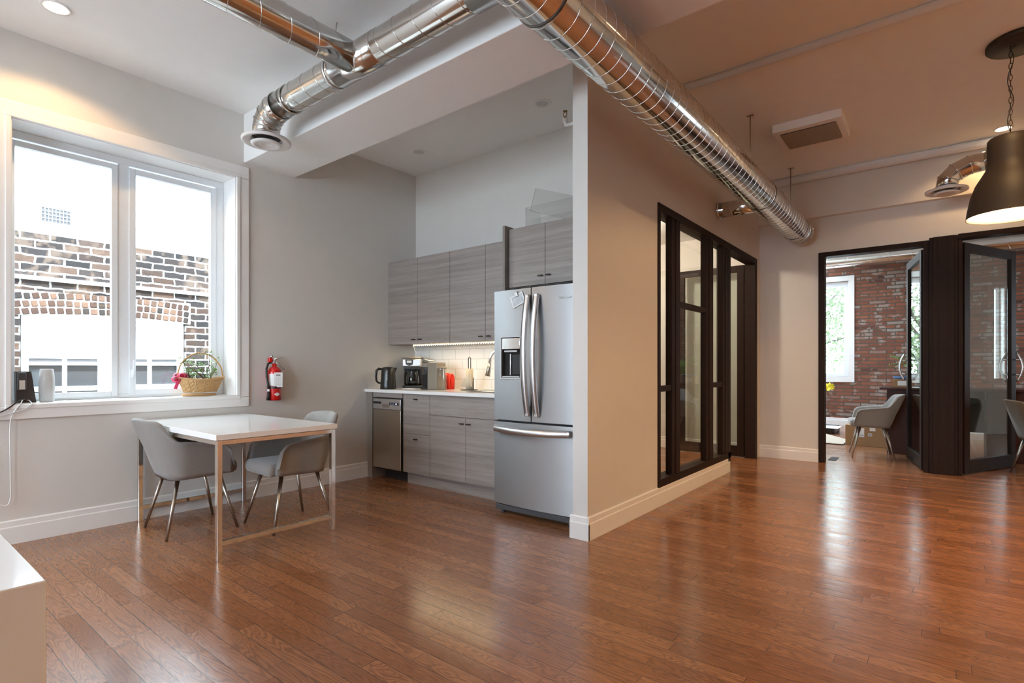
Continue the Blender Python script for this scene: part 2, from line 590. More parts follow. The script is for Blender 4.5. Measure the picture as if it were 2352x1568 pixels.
def obj(name, mb, m=None, parent=None, kind=None, label=None, sub=0, fix=True):
    """link the mesh; parent may be an Empty or a part; vertices are given in world space"""
    if fix:
        bmesh.ops.recalc_face_normals(mb.bm, faces=mb.bm.faces)
    me = bpy.data.meshes.new(name)
    mb.bm.to_mesh(me)
    mb.bm.free()
    ms = mb.mats if mb.mats else [m]
    for x in ms:
        me.materials.append(x)
    o = bpy.data.objects.new(name, me)
    COL.objects.link(o)
    if parent is not None:
        bpy_world = WORLD[parent.name]
        me.transform(bpy_world.inverted())
        o.parent = parent
        WORLD[o.name] = bpy_world.copy()
    else:
        # origin at the base centre of the thing
        co_ = [v.co for v in me.vertices]
        c = Vector(((min(v.x for v in co_) + max(v.x for v in co_)) / 2, (min(v.y for v in co_) + max(v.y for v in co_)) / 2, min(v.z for v in co_)))
        me.transform(Matrix.Translation(-c))
        o.location = c
        WORLD[o.name] = Matrix.Translation(c)
    if kind:
        o['kind'] = kind
    if label:
        o['label'] = label
    if sub:
        md = o.modifiers.new('sub', 'SUBSURF')
        md.levels = sub
        md.render_levels = sub
    return o


WORLD = {}


def tag(o, label, cat, group=None, kind=None):
    o['label'] = label
    o['category'] = cat
    if group:
        o['group'] = group
    if kind:
        o['kind'] = kind
    return o


def thing(name, loc, label=None, cat=None, group=None, rz=0.0, kind=None):
    o = bpy.data.objects.new(name, None)
    o.empty_display_size = 0.1
    COL.objects.link(o)
    o.location = loc
    o.rotation_euler = (0, 0, rz)
    WORLD[o.name] = Matrix.Translation(Vector(loc)) @ Matrix.Rotation(rz, 4, 'Z')
    if label:
        tag(o, label, cat, group)
    if kind:
        o['kind'] = kind
    return o


def local(root):
    """children of a rotated thing can be modelled in local space: identity mapping"""
    WORLD[root.name] = Matrix.Identity(4)
    return root


def copy_tree(o, parent=None):
    c = o.copy()
    COL.objects.link(c)
    if parent is not None:
        c.parent = parent
    for ch in list(o.children):
        copy_tree(ch, c)
    return c


def struct(name, mb, m=None, parent=None):
    return obj(name, mb, m, parent, kind='structure' if parent is None else None)


def text_mesh(name, s, size, M, m, parent, ext=0.0006, align='CENTER'):
    cu = bpy.data.curves.new('t', 'FONT')
    cu.body = s
    cu.size = size
    cu.extrude = ext
    cu.align_x = align
    cu.align_y = 'CENTER'
    t = bpy.data.objects.new('t', cu)
    COL.objects.link(t)
    dg = bpy.context.evaluated_depsgraph_get()
    me = bpy.data.meshes.new_from_object(t.evaluated_get(dg))
    bpy.data.objects.remove(t)
    me.transform(M)
    me.transform(WORLD[parent.name].inverted())
    me.materials.clear()
    me.materials.append(m)
    o = bpy.data.objects.new(name, me)
    COL.objects.link(o)
    o.parent = parent
    WORLD[o.name] = WORLD[parent.name].copy()
    return o


# orientation: text facing -y (readable from -y side)
def face_my(x, y, z, roll=0.0):
    return Matrix.Translation((x, y, z)) @ Matrix.Rotation(PI / 2, 4, 'X') @ Matrix.Rotation(roll, 4, 'Z')


def face_px(x, y, z, roll=0.0):
    return Matrix.Translation((x, y, z)) @ Matrix.Rotation(PI / 2, 4, 'Z') @ Matrix.Rotation(PI / 2, 4, 'X') @ Matrix.Rotation(roll, 4, 'Z')


# ------------------------------------------------------------------ geometry constants
XL = -4.725     # left (window) wall face
YK = 4.149      # kitchen back wall
XP = -1.835     # partition face
XPI = -1.95     # partition kitchen side
YP = 3.10       # partition end face
YF = 7.39       # wall with the office doors
ZL = 3.33       # ceiling over the dining side
ZR = 3.45       # ceiling of the hall
ZB = 2.915      # underside of the bulkhead
YB = 12.2       # office brick wall
XR = 3.7        # far right wall
YRW = -3.2      # wall behind the camera

# ================================================================== SETTING
b = MB()
b.box(-5.2, XR + 0.2, YRW - 0.2, YB + 0.3, -0.12, 0)
struct('floor', b, floor_m)

# ceilings
b = MB()
b.box(-5.1, XR + 0.1, YRW - 0.2, 2.2, ZL, ZL + 0.25)
b.box(-5.1, XPI, 2.67, YK + 0.1, ZL, ZL + 0.25)
struct('ceiling_dining', b, ceil_m).name = 'ceiling'
b = MB()
b.box(XPI, XR + 0.1, 2.67, YF, ZR, ZR + 0.2)
struct('ceiling', b, ceil_m)
b = MB()
b.box(-5.1, XP - 0.03, YK + 0.1, YF, 2.9, 3.1)
struct('ceiling', b, ceil_m)
b = MB()
b.box(-2.1, XR + 0.1, YF + 0.13, YB + 0.2, 3.35, 3.5)
struct('ceiling', b, ceil_m)
b = MB()
b.box(-4.74, XR + 0.1, 2.20, 2.67, ZB, 3.6, 0.004, 1)
struct('trim_1', b, ceil_m)

# left wall with window opening (outer wall, 0.3 thick)
WY0, WY1, WZ0, WZ1 = 0.705, 2.13, 0.905, 2.77
b = MB()
VY0, VY1 = -2.95, -1.75
b.box(XL - 0.3, XL, YRW - 0.2, VY0, 0, 3.6)
b.box(XL - 0.3, XL, VY1, WY0, 0, 3.6)
b.box(XL - 0.3, XL, VY0, VY1, 0, WZ0)
b.box(XL - 0.3, XL, VY0, VY1, WZ1, 3.6)
b.box(XL - 0.3, XL, WY1, YF + 0.1, 0, 3.6)
b.box(XL - 0.3, XL, WY0, WY1, 0, WZ0)
b.box(XL - 0.3, XL, WY0, WY1, WZ1, 3.6)
struct('wall_left', b, wall_m)
# kitchen back wall
b = MB()
b.box(XL, XPI, YK, YK + 0.12, 0, 3.6)
struct('wall_kitchen', b, wall_m)
b = MB()
b.box(XL + 0.001, -2.9, YK - 0.008, YK - 0.0005, 0.92, 1.392)
struct('trim_2', b, tile_m)
# partition: end post, solid part, part over the glazing
b = MB()
b.box(XPI, XP, YP, 4.218, 0, ZR + 0.1)
b.box(XPI, XP, 4.218, 7.19, 2.50, ZR + 0.1)
b.box(XPI, XP, 4.218, 6.12, 0, 0.16)
b.box(XPI, XP, 7.19, YF, 0, ZR + 0.1)
struct('wall_partition', b, wall_m)
# wall with office doors
DX0, DX1 = -1.169, -0.113
EX0, EX1 = 0.115, 3.2
DH = 2.52
b = MB()
b.box(-5.1, DX0, YF, YF + 0.13, 0, 3.6)
b.box(DX0, XR, YF, YF + 0.13, DH, 3.6)
b.box(EX1, XR, YF, YF + 0.13, 0, DH)
struct('wall_offices', b, wall_m)
b = MB()
b.prism([(YF, 2.94), (YF, ZR), (YF - 0.11, ZR), (YF - 0.08, 2.94)], 'X', XP + 0.002, XR)
struct('trim_3', b, wall_m)
# rear wall with two windows, right wall
b = MB()
rx = [(-4.15, -2.65), (-2.05, -0.55)]
b.box(-4.75, rx[0][0], YRW - 0.2, YRW, 0, 3.6)
b.box(rx[0][1], rx[1][0], YRW - 0.2, YRW, 0, 3.6)
b.box(rx[1][1], XR, YRW - 0.2, YRW, 0, 3.6)
for a, c in rx:
    b.box(a, c, YRW - 0.2, YRW, 0, 0.8)
    b.box(a, c, YRW - 0.2, YRW, 2.9, 3.6)
struct('wall_rear', b, wall_m)
b = MB()
b.box(XR, XR + 0.2, YRW, 10.92, 0, 3.6)
b.box(XR, XR + 0.2, 11.95, YB + 0.3, 0, 3.6)
b.box(XR, XR + 0.2, 10.92, 11.95, 0, 0.95)
b.box(XR, XR + 0.2, 10.92, 11.95, 2.5, 3.6)
struct('wall_right', b, wall_m)
# office brick wall with window
OX0, OX1, OZ0, OZ1 = -2.6, -1.42, 0.95, 2.81
b = MB()
b.box(OX1, XR, YB, YB + 0.3, 0, 3.6)
b.box(-3.0, OX0, YB, YB + 0.3, 0, 3.6)
b.box(OX0, OX1, YB, YB + 0.3, 0, OZ0)
b.box(OX0, OX1, YB, YB + 0.3, OZ1, 3.6)
struct('wall_brick', b, brickin_m)
b = MB()
b.box(-3.1, -3.0, YF + 0.13, YB + 0.3, 0, 3.6)
struct('wall_office_left', b, wall_m)
b = MB()
b.box(-0.02, 0.02, YF + 1.9, YB, 0, 3.35)
# (offices are separated further right, behind the second door)


def baseboard(name, pts, h=0.155, t=0.016):
    """pts: list of (x,y) along the wall, board grows to the left-hand side of the path"""
    b = MB()
    for (x0, y0), (x1, y1) in zip(pts[:-1], pts[1:]):
        d = Vector((x1 - x0, y1 - y0, 0))
        L = d.length
        d.normalize()
        n = Vector((-d.y, d.x, 0))
        prof = [(0, 0), (t, 0), (t, h * 0.70), (t * 0.75, h * 0.74), (t * 0.7, h * 0.95), (t * 0.3, h), (0, h)]
        vs = []
        for s in (-0.0, L):
            for (u, z) in prof:
                p = Vector((x0, y0, 0)) + d * s + n * u + Vector((0, 0, z))
                vs.append(p)
        k = len(prof)
        fs = [tuple(range(k)), tuple(range(k, 2 * k))] + [(i, (i + 1) % k, k + (i + 1) % k, k + i) for i in range(k)]
        b.add(vs, fs)
    return struct(name, b, trim_m)


baseboard('baseboard_left', [(XL, 3.49), (XL, YRW)])
baseboard('baseboard_partition', [(XPI - 0.0, 3.3), (XPI, YP)][:0] or [(XP, 6.12), (XP, YP - 0.016)][::-1][:0] or [(XP + 0.0, YP - 0.014), (XP, 6.12)][::-1])
baseboard('baseboard_pillar', [(XP + 0.016, YP), (XPI - 0.016, YP)])
baseboard('baseboard_offices', [(DX0, YF), (XP, YF)])
baseboard('baseboard_brick', [(XR, YB), (-3.0, YB)])
baseboard('baseboard_side_room', [(-1.96, YF), (-4.7, YF)])

# ------------------------------------------------------------------ window 1
w = thing('window_1', (XL - 0.15, (WY0 + WY1) / 2, WZ0), kind='structure')
b = MB()
tw = 0.107
for (y0, y1, z0, z1) in ((WY0 - tw, WY1 + tw, WZ1, WZ1 + tw), (WY0 - tw, WY1 + tw, WZ0 - tw + 0.01, WZ0 - .012), (WY0 - tw, WY0, WZ0 - .012, WZ1), (WY1, WY1 + tw, WZ0 - .012, WZ1)):
    b.box(XL - 0.005, XL + 0.018, y0, y1, z0, z1, 0.004)
# raised inner bead of the casing
for (y0, y1, z0, z1) in ((WY0 - 0.03, WY1 + 0.03, WZ1, WZ1 + 0.03), (WY0 - 0.03, WY1 + 0.03, WZ0 - 0.03, WZ0 + 0.0), (WY0 - 0.03, WY0, WZ0, WZ1), (WY1, WY1 + 0.03, WZ0, WZ1)):
    b.box(XL + 0.012, XL + 0.026, y0, y1, z0, z1, 0.004)
obj('casing', b, trim_m, w)
b = MB()
b.box(XL - 0.225, XL + 0.004, WY0, WY0 + 0.006, WZ0, WZ1)
b.box(XL - 0.225, XL + 0.004, WY1 - 0.006, WY1, WZ0, WZ1)
b.box(XL - 0.225, XL + 0.004, WY0, WY1, WZ1 - 0.006, WZ1)
obj('jamb_lining', b, trim_m, w)
b = MB()
b.box(XL - 0.225, XL + 0.006, WY0, WY1, WZ0 - 0.012, WZ0 + 0.004)
obj('window_sill', b, trim_m, w)
b = MB()
fx0, fx1 = XL - 0.285, XL - 0.215
for (y0, y1, z0, z1) in ((WY0 + .006, WY1 - .006, WZ1 - 0.06, WZ1 - .006), (WY0 + .006, WY1 - .006, WZ0 + .005, WZ0 + 0.035), (WY0 + .006, WY0 + 0.03, WZ0 + .035, WZ1 - .06), (WY1 - 0.075, WY1 - .006, WZ0 + .035, WZ1 - .06), (1.345, 1.42, WZ0 + .035, WZ1 - .06)):
    b.box(fx0, fx1, y0, y1, z0, z1, 0.004)
obj('window_frame', b, vinyl_m, w)


def sash(y0, y1, z0, z1, g):
    b = MB()
    for (a0, a1, c0, c1) in ((y0, y1, z1, z1 + g), (y0, y1, z0 - g, z0), (y0 - g, y0, z0 - g, z1 + g), (y1, y1 + g, z0 - g, z1 + g)):
        b.box(XL - 0.25, XL - 0.205, a0, a1, c0, c1, 0.003)
    s = obj('sash', b, vinyl_m, w)
    b = MB()
    b.box(XL - 0.232, XL - 0.226, y0, y1, z0, z1)
    obj('pane', b, glass_m, s)
    return s


sash(0.757, 1.303, 0.963, 2.655, 0.04)
s2 = sash(1.462, 2.012, 0.973, 2.650, 0.045)
b = MB()
b.box(XL - 0.205, XL - 0.185, 1.428, 1.446, 1.07, 1.13, 0.004)
b.sweep([(XL - 0.19, 1.437, 1.09), (XL - 0.17, 1.437, 1.12), (XL - 0.168, 1.437, 1.20)], [0.007, 0.008, 0.006], 8)
obj('crank_handle', b, vinyl_m, s2)

# windows behind the camera
w7 = thing('window_7', (XL - 0.15, -2.35, WZ0), kind='structure')
b = MB()
for (y0, y1, z0, z1) in ((VY0 - tw, VY1 + tw, WZ1, WZ1 + tw), (VY0 - tw, VY1 + tw, WZ0 - tw, WZ0), (VY0 - tw, VY0, WZ0, WZ1), (VY1, VY1 + tw, WZ0, WZ1)):
    b.box(XL - 0.004, XL + 0.018, y0, y1, z0, z1)
for (y0, y1, z0, z1) in ((VY0 + .07, VY1 - .07, WZ1 - 0.09, WZ1), (VY0 + .07, VY1 - .07, WZ0, WZ0 + 0.07), (VY0, VY0 + 0.07, WZ0, WZ1), (VY1 - 0.07, VY1, WZ0, WZ1), (-2.4, -2.3, WZ0 + .07, WZ1 - .09)):
    b.box(XL - 0.28, XL - 0.22, y0, y1, z0, z1)
obj('window_frame', b, vinyl_m, w7)
for k, (a, c) in enumerate(rx):
    w2 = thing('window_%d' % (k + 4), ((a + c) / 2, YRW, 0.9), kind='structure')
    b = MB()
    for (x0, x1, z0, z1) in ((a - .1, c + .1, 2.9, 3.0), (a - .1, c + .1, 0.7, 0.8), (a - .1, a, .8, 2.9), (c, c + .1, .8, 2.9)):
        b.box(x0, x1, YRW, YRW + 0.02, z0, z1)
    for (x0, x1, z0, z1) in ((a, c, 2.83, 2.9), (a, c, 0.8, 0.87), (a, a + .07, .87, 2.83), (c - .07, c, .87, 2.83), ((a + c) / 2 - .05, (a + c) / 2 + .05, .87, 2.83)):
        b.box(x0, x1, YRW - 0.15, YRW - 0.1, z0, z1)
    obj('window_frame', b, trim_m, w2)
# office window on the brick wall
w3 = thing('window_2', ((OX0 + OX1) / 2, YB, OZ0), kind='structure')
b = MB()
for (x0, x1, z0, z1) in ((OX0 - .1, OX1 + .1, OZ1, OZ1 + .1), (OX0 - .1, OX1 + .1, OZ0 - .1, OZ0), (OX0 - .1, OX0, OZ0, OZ1), (OX1, OX1 + .1, OZ0, OZ1)):
    b.box(x0, x1, YB - 0.02, YB + 0.01, z0, z1, 0.004)
obj('casing', b, trim_m, w3)
b = MB()
for (x0, x1, z0, z1) in ((OX0 + .08, OX1 - .08, OZ1 - .1, OZ1), (OX0 + .08, OX1 - .08, OZ0, OZ0 + .07), (OX0, OX0 + .08, OZ0, OZ1), (OX1 - .08, OX1, OZ0, OZ1)):
    b.box(x0, x1, YB + 0.06, YB + 0.12, z0, z1, 0.006)
obj('window_frame', b, vinyl_m, w3)
b = MB()
b.box(OX0 + .08, OX1 - .08, YB + 0.085, YB + 0.091, OZ0 + .07, OZ1 - .1)
obj('pane', b, glass_m, w3)
w6 = thing('window_6', (XR, 11.43, 0.95), kind='structure')
b = MB()
for (y0, y1, z0, z1) in ((10.82, 12.05, 2.5, 2.6), (10.82, 12.05, 0.85, 0.95), (10.82, 10.92, .95, 2.5), (11.95, 12.05, .95, 2.5), (11.0, 11.03, .95, 2.5), (11.09, 11.13, .95, 2.5), (11.45, 11.50, .95, 2.5)):
    b.box(XR - 0.02, XR + 0.06, y0, y1, z0, z1)
obj('window_frame', b, trim_m, w6)

# ------------------------------------------------------------------ glazed partition (window_3) and its door (door_3)
g3 = thing('window_3', (XP - 0.05, 5.2, 0.16), kind='structure')
FXa, FXb = XPI - 0.0, XP + 0.012
b = MB()
b.box(FXa, FXb, 4.218, 7.234, 2.44, 2.505, 0.003)                # head
b.box(FXa, FXb, 4.218, 4.262, 0.215, 2.44, 0.003)                # left jamb
b.box(FXa, FXb, 4.218, 6.15, 0.15, 0.215, 0.003)                # sill
obj('frame', b, dark_m, g3)
for (y0, y1) in ((4.52, 4.69), (5.39, 5.58), (5.90, 6.06)):
    b = MB()
    b.box(-1.892, FXb - 0.010, y0, y0 + 0.075, 0.215, 2.44, 0.003)
    b.box(-1.892, FXb - 0.003, y0 + 0.077, y1, 0.215, 2.44, 0.003)
    obj('mullion', b, dark_m, g3)
for (y0, y1, z) in ((4.262, 4.52, 0.965), (4.69, 5.39, 1.71), (5.58, 5.90, 0.962)):
    b = MB()
    b.box(-1.885, FXb - 0.015, y0, y1, z - 0.025, z + 0.025, 0.003)
    obj('transom', b, dark_m, g3)
for (y0, y1, zs) in ((4.262, 4.53, 0.965), (4.69, 5.40, 1.71), (5.58, 5.91, 0.962)):
    for (z0, z1) in ((0.215, zs - 0.025), (zs + 0.025, 2.44)):
        b = MB()
        b.box(-1.866, -1.860, y0, y1, z0, z1)
        obj('pane', b, gpart_m, g3)
b = MB()
b.box(FXa, FXb, 6.06, 6.15, 0, 2.44, 0.003)
b.box(FXa, FXb, 7.14, 7.234, 0, 2.44, 0.003)
d3 = thing('door_3', (XP - 0.05, 6.65, 0), kind='structure')
obj('door_frame', b, dark_m, d3)


def door_leaf(parent, hinge, free, z0, z1, stile, toprail, botrail, m, gm, handle=True, hsgn=1):
    """glazed door leaf between two floor points"""
    hx, hy_ = hinge
    fx_, fy_ = free
    d = Vector((fx_ - hx, fy_ - hy_, 0))
    L = d.length
    ang = math.atan2(d.y, d.x)
    M = Matrix.Translation((hx, hy_, 0)) @ Matrix.Rotation(ang, 4, 'Z')
    b = MB()
    t = 0.022
    b.box(0, stile, -t, t, z0, z1, 0.002, 1, M)
    b.box(L - stile, L, -t, t, z0, z1, 0.002, 1, M)
    b.box(stile, L - stile, -t, t, z1 - toprail, z1, 0.002, 1, M)
    b.box(stile, L - stile, -t, t, z0, z0 + botrail, 0.002, 1, M)
    leaf = obj('door_leaf', b, m, parent)
    b = MB()
    b.box(stile, L - stile, -0.003, 0.003, z0 + botrail, z1 - toprail, M=M)
    obj('glass_pane', b, gm, leaf)
    if handle:
        b = MB()
        for sgn in (-1, 1):
            pts = []
            for k in range(13):
                a = -1 + 2 * k / 12
                pts.append(M @ Vector((L - stile / 2, sgn * (0.045 + 0.055 * (1 - a * a)), 1.145 + 0.165 * a)))
            b.sweep(pts, 0.011, 10)
            for zz in (1.06, 1.23):
                b.cyl(M @ Vector((L - stile / 2, 0, zz)), M @ Vector((L - stile / 2, sgn * 0.085, zz)), 0.008, seg=8)
        obj('pull_handle', b, steel2_m, leaf, label='curved satin steel pull handle')
    return leaf


door_leaf(d3, (-1.965, 7.19), (-2.82, 7.19), 0.01, 2.44, 0.085, 0.085, 0.13, dark_m, gdoor_m, False)

# office doors
for nm, x0, x1 in (('door_1', DX0, DX1),):
    d1 = thing(nm, ((x0 + x1) / 2, YF + 0.06, 0), kind='structure')
    b = MB()
    b.box(x0, x0 + 0.06, YF - 0.012, YF + 0.14, 0, DH, 0.003)
    b.box(x1 - 0.05, x1 - .001, YF - 0.012, YF + 0.14, 0, DH, 0.003)
    b.box(x0 + .06, x1 - .05, YF - 0.012, YF + 0.14, DH - 0.055, DH + 0.0, 0.003)
    obj('door_frame', b, dark_m, d1)
door_leaf(d1, (-0.165, 7.53), (-0.335, 8.46), 0.01, 2.45, 0.09, 0.09, 0.14, dark_m, gdoor_m)
b = MB()
b.box(DX1 + .001, 0.126, YF - 0.03, YF + 0.16, 0, DH + 0.02, 0.003)
b.box(DX1 + 0.035, 0.10, YF - 0.045, YF - 0.02, 0, DH + 0.02, 0.002)
for xx in (DX1 + 0.075, 0.045):
    b.box(xx, xx + 0.004, YF - 0.049, YF - 0.044, 0, DH + 0.02)
b.box(0.129, EX1, YF - 0.02, YF + 0.14, DH - 0.02, DH + 0.03, 0.003)
struct('trim_4', b, dark_m)
d2 = thing('door_2', (0.5, YF + 0.06, 0), kind='structure')
b = MB()
b.box(0.127, 0.165, YF - 0.012, YF + 0.14, 0, DH - 0.02, 0.003)
b.box(EX1 - 0.06, EX1, YF - 0.012, YF + 0.14, 0, DH - 0.02, 0.003)
obj('door_frame', b, dark_m, d2)
door_leaf(d2, (0.165, 7.47), (0.64, 8.45), 0.01, 2.47, 0.105, 0.095, 0.14, dark_m, gdoor_m)

# ------------------------------------------------------------------ hall ceiling pipes
for (yy, zz, r, lab) in ((4.32, ZR - 0.028, 0.028, 'white painted ceiling pipe crossing the hall nearer the camera'), (7.23, ZR - 0.045, 0.045, 'thick white painted ceiling pipe running beside the office wall')):
    b = MB()
    b.cyl((XP, yy, zz), (XR, yy, zz), r, seg=16)
    tag(obj('ceiling_pipe', b, ceil_m), lab, 'pipe', 'white pipes across the hall ceiling')

# ================================================================== DUCTS


def duct_mesh(pts, r, pitch, elbow=None, seg=128):
    b = MB()
    b.use(galv_m)
    q0, q1 = Vector(pts[0]), Vector(pts[-1])
    nn = max(2, int((q1 - q0).length / 0.25))
    b.sweep([q0.lerp(q1, i / nn) for i in range(nn + 1)], r, seg)
    # helical seam along straight first segment(s)
    for p0, p1 in zip(pts[:-1], pts[1:]):
        p0, p1 = Vector(p0), Vector(p1)
        L = (p1 - p0).length
        if L < 3 * pitch:
            continue
        d = (p1 - p0).normalized()
        u = Vector((0, 0, 1)) if abs(d.z) < .9 else Vector((1, 0, 0))
        u = (u - d * u.dot(d)).normalized()
        v = d.cross(u)
        turns = int(L / pitch)
        n = turns * 28
        path = [p0 + d * (pitch * turns * k / n) + (u * math.cos(2 * PI * turns * k / n) + v * math.sin(2 * PI * turns * k / n)) * (r + 0.001) for k in range(n + 1)]
        b.sweep(path, 0.002, 5, caps=False)
    return b


def ring(b, c, axis, r, w=0.012, m=None):
    if m:
        b.use(m)
    c = Vector(c)
    ax = Vector(axis).normalized()
    b.sweep([c - ax * w, c - ax * w * 0.9, c + ax * w * 0.9, c + ax * w], [r + 0.0005, r + 0.004, r + 0.004, r + 0.0005], 40, caps=False)


MX, MZ, MR = -1.316, 2.735, 0.14
md = thing('ventilation_duct', (MX, 3.0, MZ - MR), 'large galvanised spiral duct running down the hall to the office wall', 'duct')
obj('spiral_pipe', duct_mesh([(MX, -1.5, MZ), (MX, 7.10, MZ)], MR, 0.098), None, md)
for yy in (1.86, 5.31, 6.78):
    b = MB()
    ring(b, (MX, yy, MZ), (0, 1, 0), MR, 0.006, seam_m)
    obj('joint_band', b, None, md)
b = MB().use(galv_m)
b.sweep([(MX, 7.095, MZ), (MX, 7.14, MZ), (MX, 7.145, MZ)], [MR + .001, MR + .001, MR * 0.9], 40)
obj('end_cap', b, None, md)
b = duct_mesh([(MX - 0.08, 5.76, 2.78), (XP + 0.004, 5.76, 2.78)], 0.078, 0.11)
obj('branch_pipe', b, None, md)
b = MB().use(galv_m)
b.cyl((MX + 0.1, 5.76, 2.78), (MX - 0.14, 5.76, 2.78), 0.084, seg=32)
obj('branch_collar', b, None, md)
b = MB().use(galv_m)
b.cyl((XP + 0.022, 5.76, 2.78), (XP + 0.002, 5.76, 2.78), 0.086, seg=32)
obj('branch_collar', b, None, md)

R2 = 0.0925
Y2, Z2 = 1.98, 3.015
cd = thing('ventilation_duct', (-2.6, Y2, Z2 - R2), 'galvanised spiral duct crossing in front of the bulkhead to the round diffuser', 'duct')
obj('spiral_pipe', duct_mesh([(-1.15, Y2, Z2), (-3.70, Y2, Z2)], R2, 0.155), None, cd)
b = MB().use(galv_m)
xe = -3.70
rad = 0.20
el = [(xe - 0.0, Y2, Z2)]
for k, a in enumerate((0, 22, 45, 68, 90)):
    a = math.radians(a)
    el.append((xe - rad * math.sin(a), Y2, Z2 - rad * (1 - math.cos(a)) * 0.55))
el.append((xe - rad, Y2, 2.845))
el2 = []
for p0, p1 in zip(el[:-1], el[1:]):
    el2.append(p0)
b.sweep(el[1:], R2 + 0.002, 96, smooth=True)
obj('elbow', b, None, cd)
b = MB().use(galv_m)
for k in (1, 2, 3, 4):
    p = Vector(el[k + 0])
    q = Vector(el[min(k + 1, len(el) - 1)]) - Vector(el[k - 1])
    ring(b, p, q, R2 + 0.003, 0.004)
obj('elbow_seam', b, None, cd)
b = MB().use(galv_m)
ring(b, (-3.55, Y2, Z2), (1, 0, 0), R2 + .001, 0.01)
obj('joint_ring', b, None, cd)
b = MB().use(galv_m)
b.sweep([(-2.56, Y2, Z2), (-2.561, Y2, Z2), (-2.98, Y2, Z2), (-2.981, Y2, Z2)], [R2 + .0005, R2 + .0035, R2 + .0035, R2 + .0005], 128)
obj('tee_sleeve', b, None, cd)
b = MB().use(galv_m)
b.sweep([(MX - 0.52, Y2, Z2), (MX, Y2, Z2)], R2 + 0.003, 128)
obj('tee_sleeve', b, None, cd)
b = MB().use(steel2_m)
ring(b, (-3.02, Y2, Z2), (1, 0, 0), R2 + 0.002, 0.012)
b.sweep([(-3.02, Y2 - 0.06, Z2 + R2 * .8), (-3.0, Y2 - 0.02, Z2 + 0.2), (-3.0, Y2, ZL)], 0.004, 6)
obj('hanger_strap', b, None, cd)

bd = thing('ventilation_duct', (-2.786, 0.4, Z2 - R2), 'galvanised spiral duct branching from the tee toward the camera', 'duct')
obj('spiral_pipe', duct_mesh([(-2.786, -2.5, Z2), (-2.786, 1.93, Z2)], 0.088, 0.165), None, bd)
b = MB().use(steel2_m)
b.cyl((-2.786, 1.42, Z2 + 0.08), (-2.786, 1.42, ZL), 0.004, seg=8)
obj('hanger_rod', b, None, bd)


def diffuser(root, cx_, cy_, zt, r):
    b = MB().use(diff_m)
    b.lathe([(r * .60, 0.045), (r * .60, 0.03), (r, 0.018), (r * 1.01, 0.006), (r, 0.0), (r * 0.94, -0.004), (r * .70, 0.012), (r * .62, 0.02), (r * .6, 0.04)], (cx_, cy_, zt), 48)
    o1 = obj('outer_ring', b, None, root)
    b = MB().use(diff_m)
    b.lathe([(0.001, -0.002), (r * .2, -0.004), (r * .26, -0.010), (r * .40, -0.004), (r * .46, -0.014), (r * .62, -0.008), (r * .64, -0.001), (r * .5, 0.012), (0.001, 0.02)], (cx_, cy_, zt - 0.012), 48)
    obj('centre_cone', b, None, root)
    b = MB().use(dgrey_m)
    for k in range(3):
        a = 2 * PI * k / 3 + .4
        b.sqbar((cx_, cy_, zt + 0.014), (cx_ + r * .6 * math.cos(a), cy_ + r * .6 * math.sin(a), zt + 0.02), 0.004)
    b.lathe([(r * .58, 0.0), (0.001, 0.0)], (cx_, cy_, zt + 0.035), 32)
    obj('throat', b, None, root)


df = thing('ceiling_diffuser', (-3.9, Y2, 2.78), 'round white air diffuser hanging above the table by the window', 'diffuser', 'round air diffusers')
diffuser(df, -3.9, Y2, 2.805, 0.168)

# right-hand duct with its diffuser
rd = thing('ventilation_duct', (1.0, 6.6, 2.95), 'small galvanised duct with a stepped elbow behind the pendant lamp', 'duct')
obj('spiral_pipe', duct_mesh([(0.32, 6.6, 3.045), (2.9, 6.6, 3.045)], 0.085, 0.13), None, rd)
b = MB().use(galv_m)
pe = [(0.32, 6.6, 3.045), (0.2, 6.6, 3.035), (0.10, 6.6, 2.99), (0.04, 6.6, 2.93), (0.03, 6.6, 2.84)]
b.sweep(pe, 0.087, 32)
obj('elbow', b, None, rd)
b = MB().use(galv_m)
for k in range(0, 4):
    ring(b, pe[k], Vector(pe[k + 1]) - Vector(pe[max(k - 1, 0)]), 0.089, 0.004)
obj('elbow_seam', b, None, rd)
df = thing('ceiling_diffuser', (0.03, 6.6, 2.80), 'round white air diffuser left of the hanging pendant shade', 'diffuser', 'round air diffusers')
diffuser(df, 0.03, 6.6, 2.815, 0.165)
# hanger rods of the main duct
for (yy, lab) in ((5.22, 'thin threaded hanger rod nearer the camera above the large duct'), (6.90, 'thin threaded hanger rod above the far end of the large duct')):
    b = MB()
    b.cyl((MX - 0.06, yy, MZ + 0.13), (MX - 0.06, yy, ZR), 0.005, seg=8)
    b.box(MX - 0.09, MX - 0.03, yy - 0.012, yy + 0.012, ZR - 0.006, ZR)
    tag(obj('hanger_rod', b, leg_m), lab, 'rod', 'duct hanger rods')

# ceiling exhaust box
ac = thing('exhaust_fan', (-0.98, 5.85, 3.37), 'white boxed ceiling vent with a brown slatted grille', 'vent')
b = MB()
b.box(-1.27, -0.70, 5.57, 6.12, 3.372, ZR, 0.004)
obj('housing', b, ceil_m, ac)
b = MB().use(mat('brown_filter', (0.13, 0.09, 0.06), 0.9))
b.box(-1.215, -0.755, 5.64, 6.055, 3.366, 3.371)
obj('backing', b, None, ac)
b = MB().use(mat('tan_grille', (0.36, 0.27, 0.19), 0.6))
for k in range(30):
    yy = 5.65 + k * 0.0137
    b.box(-1.215, -0.755, yy, yy + 0.0075, 3.360, 3.367)
for k in range(8):
    xx = -1.2 + k * 0.061
    b.box(xx, xx + 0.004, 5.645, 6.05, 3.361, 3.367)
obj('grille', b, None, ac)

# recessed lights


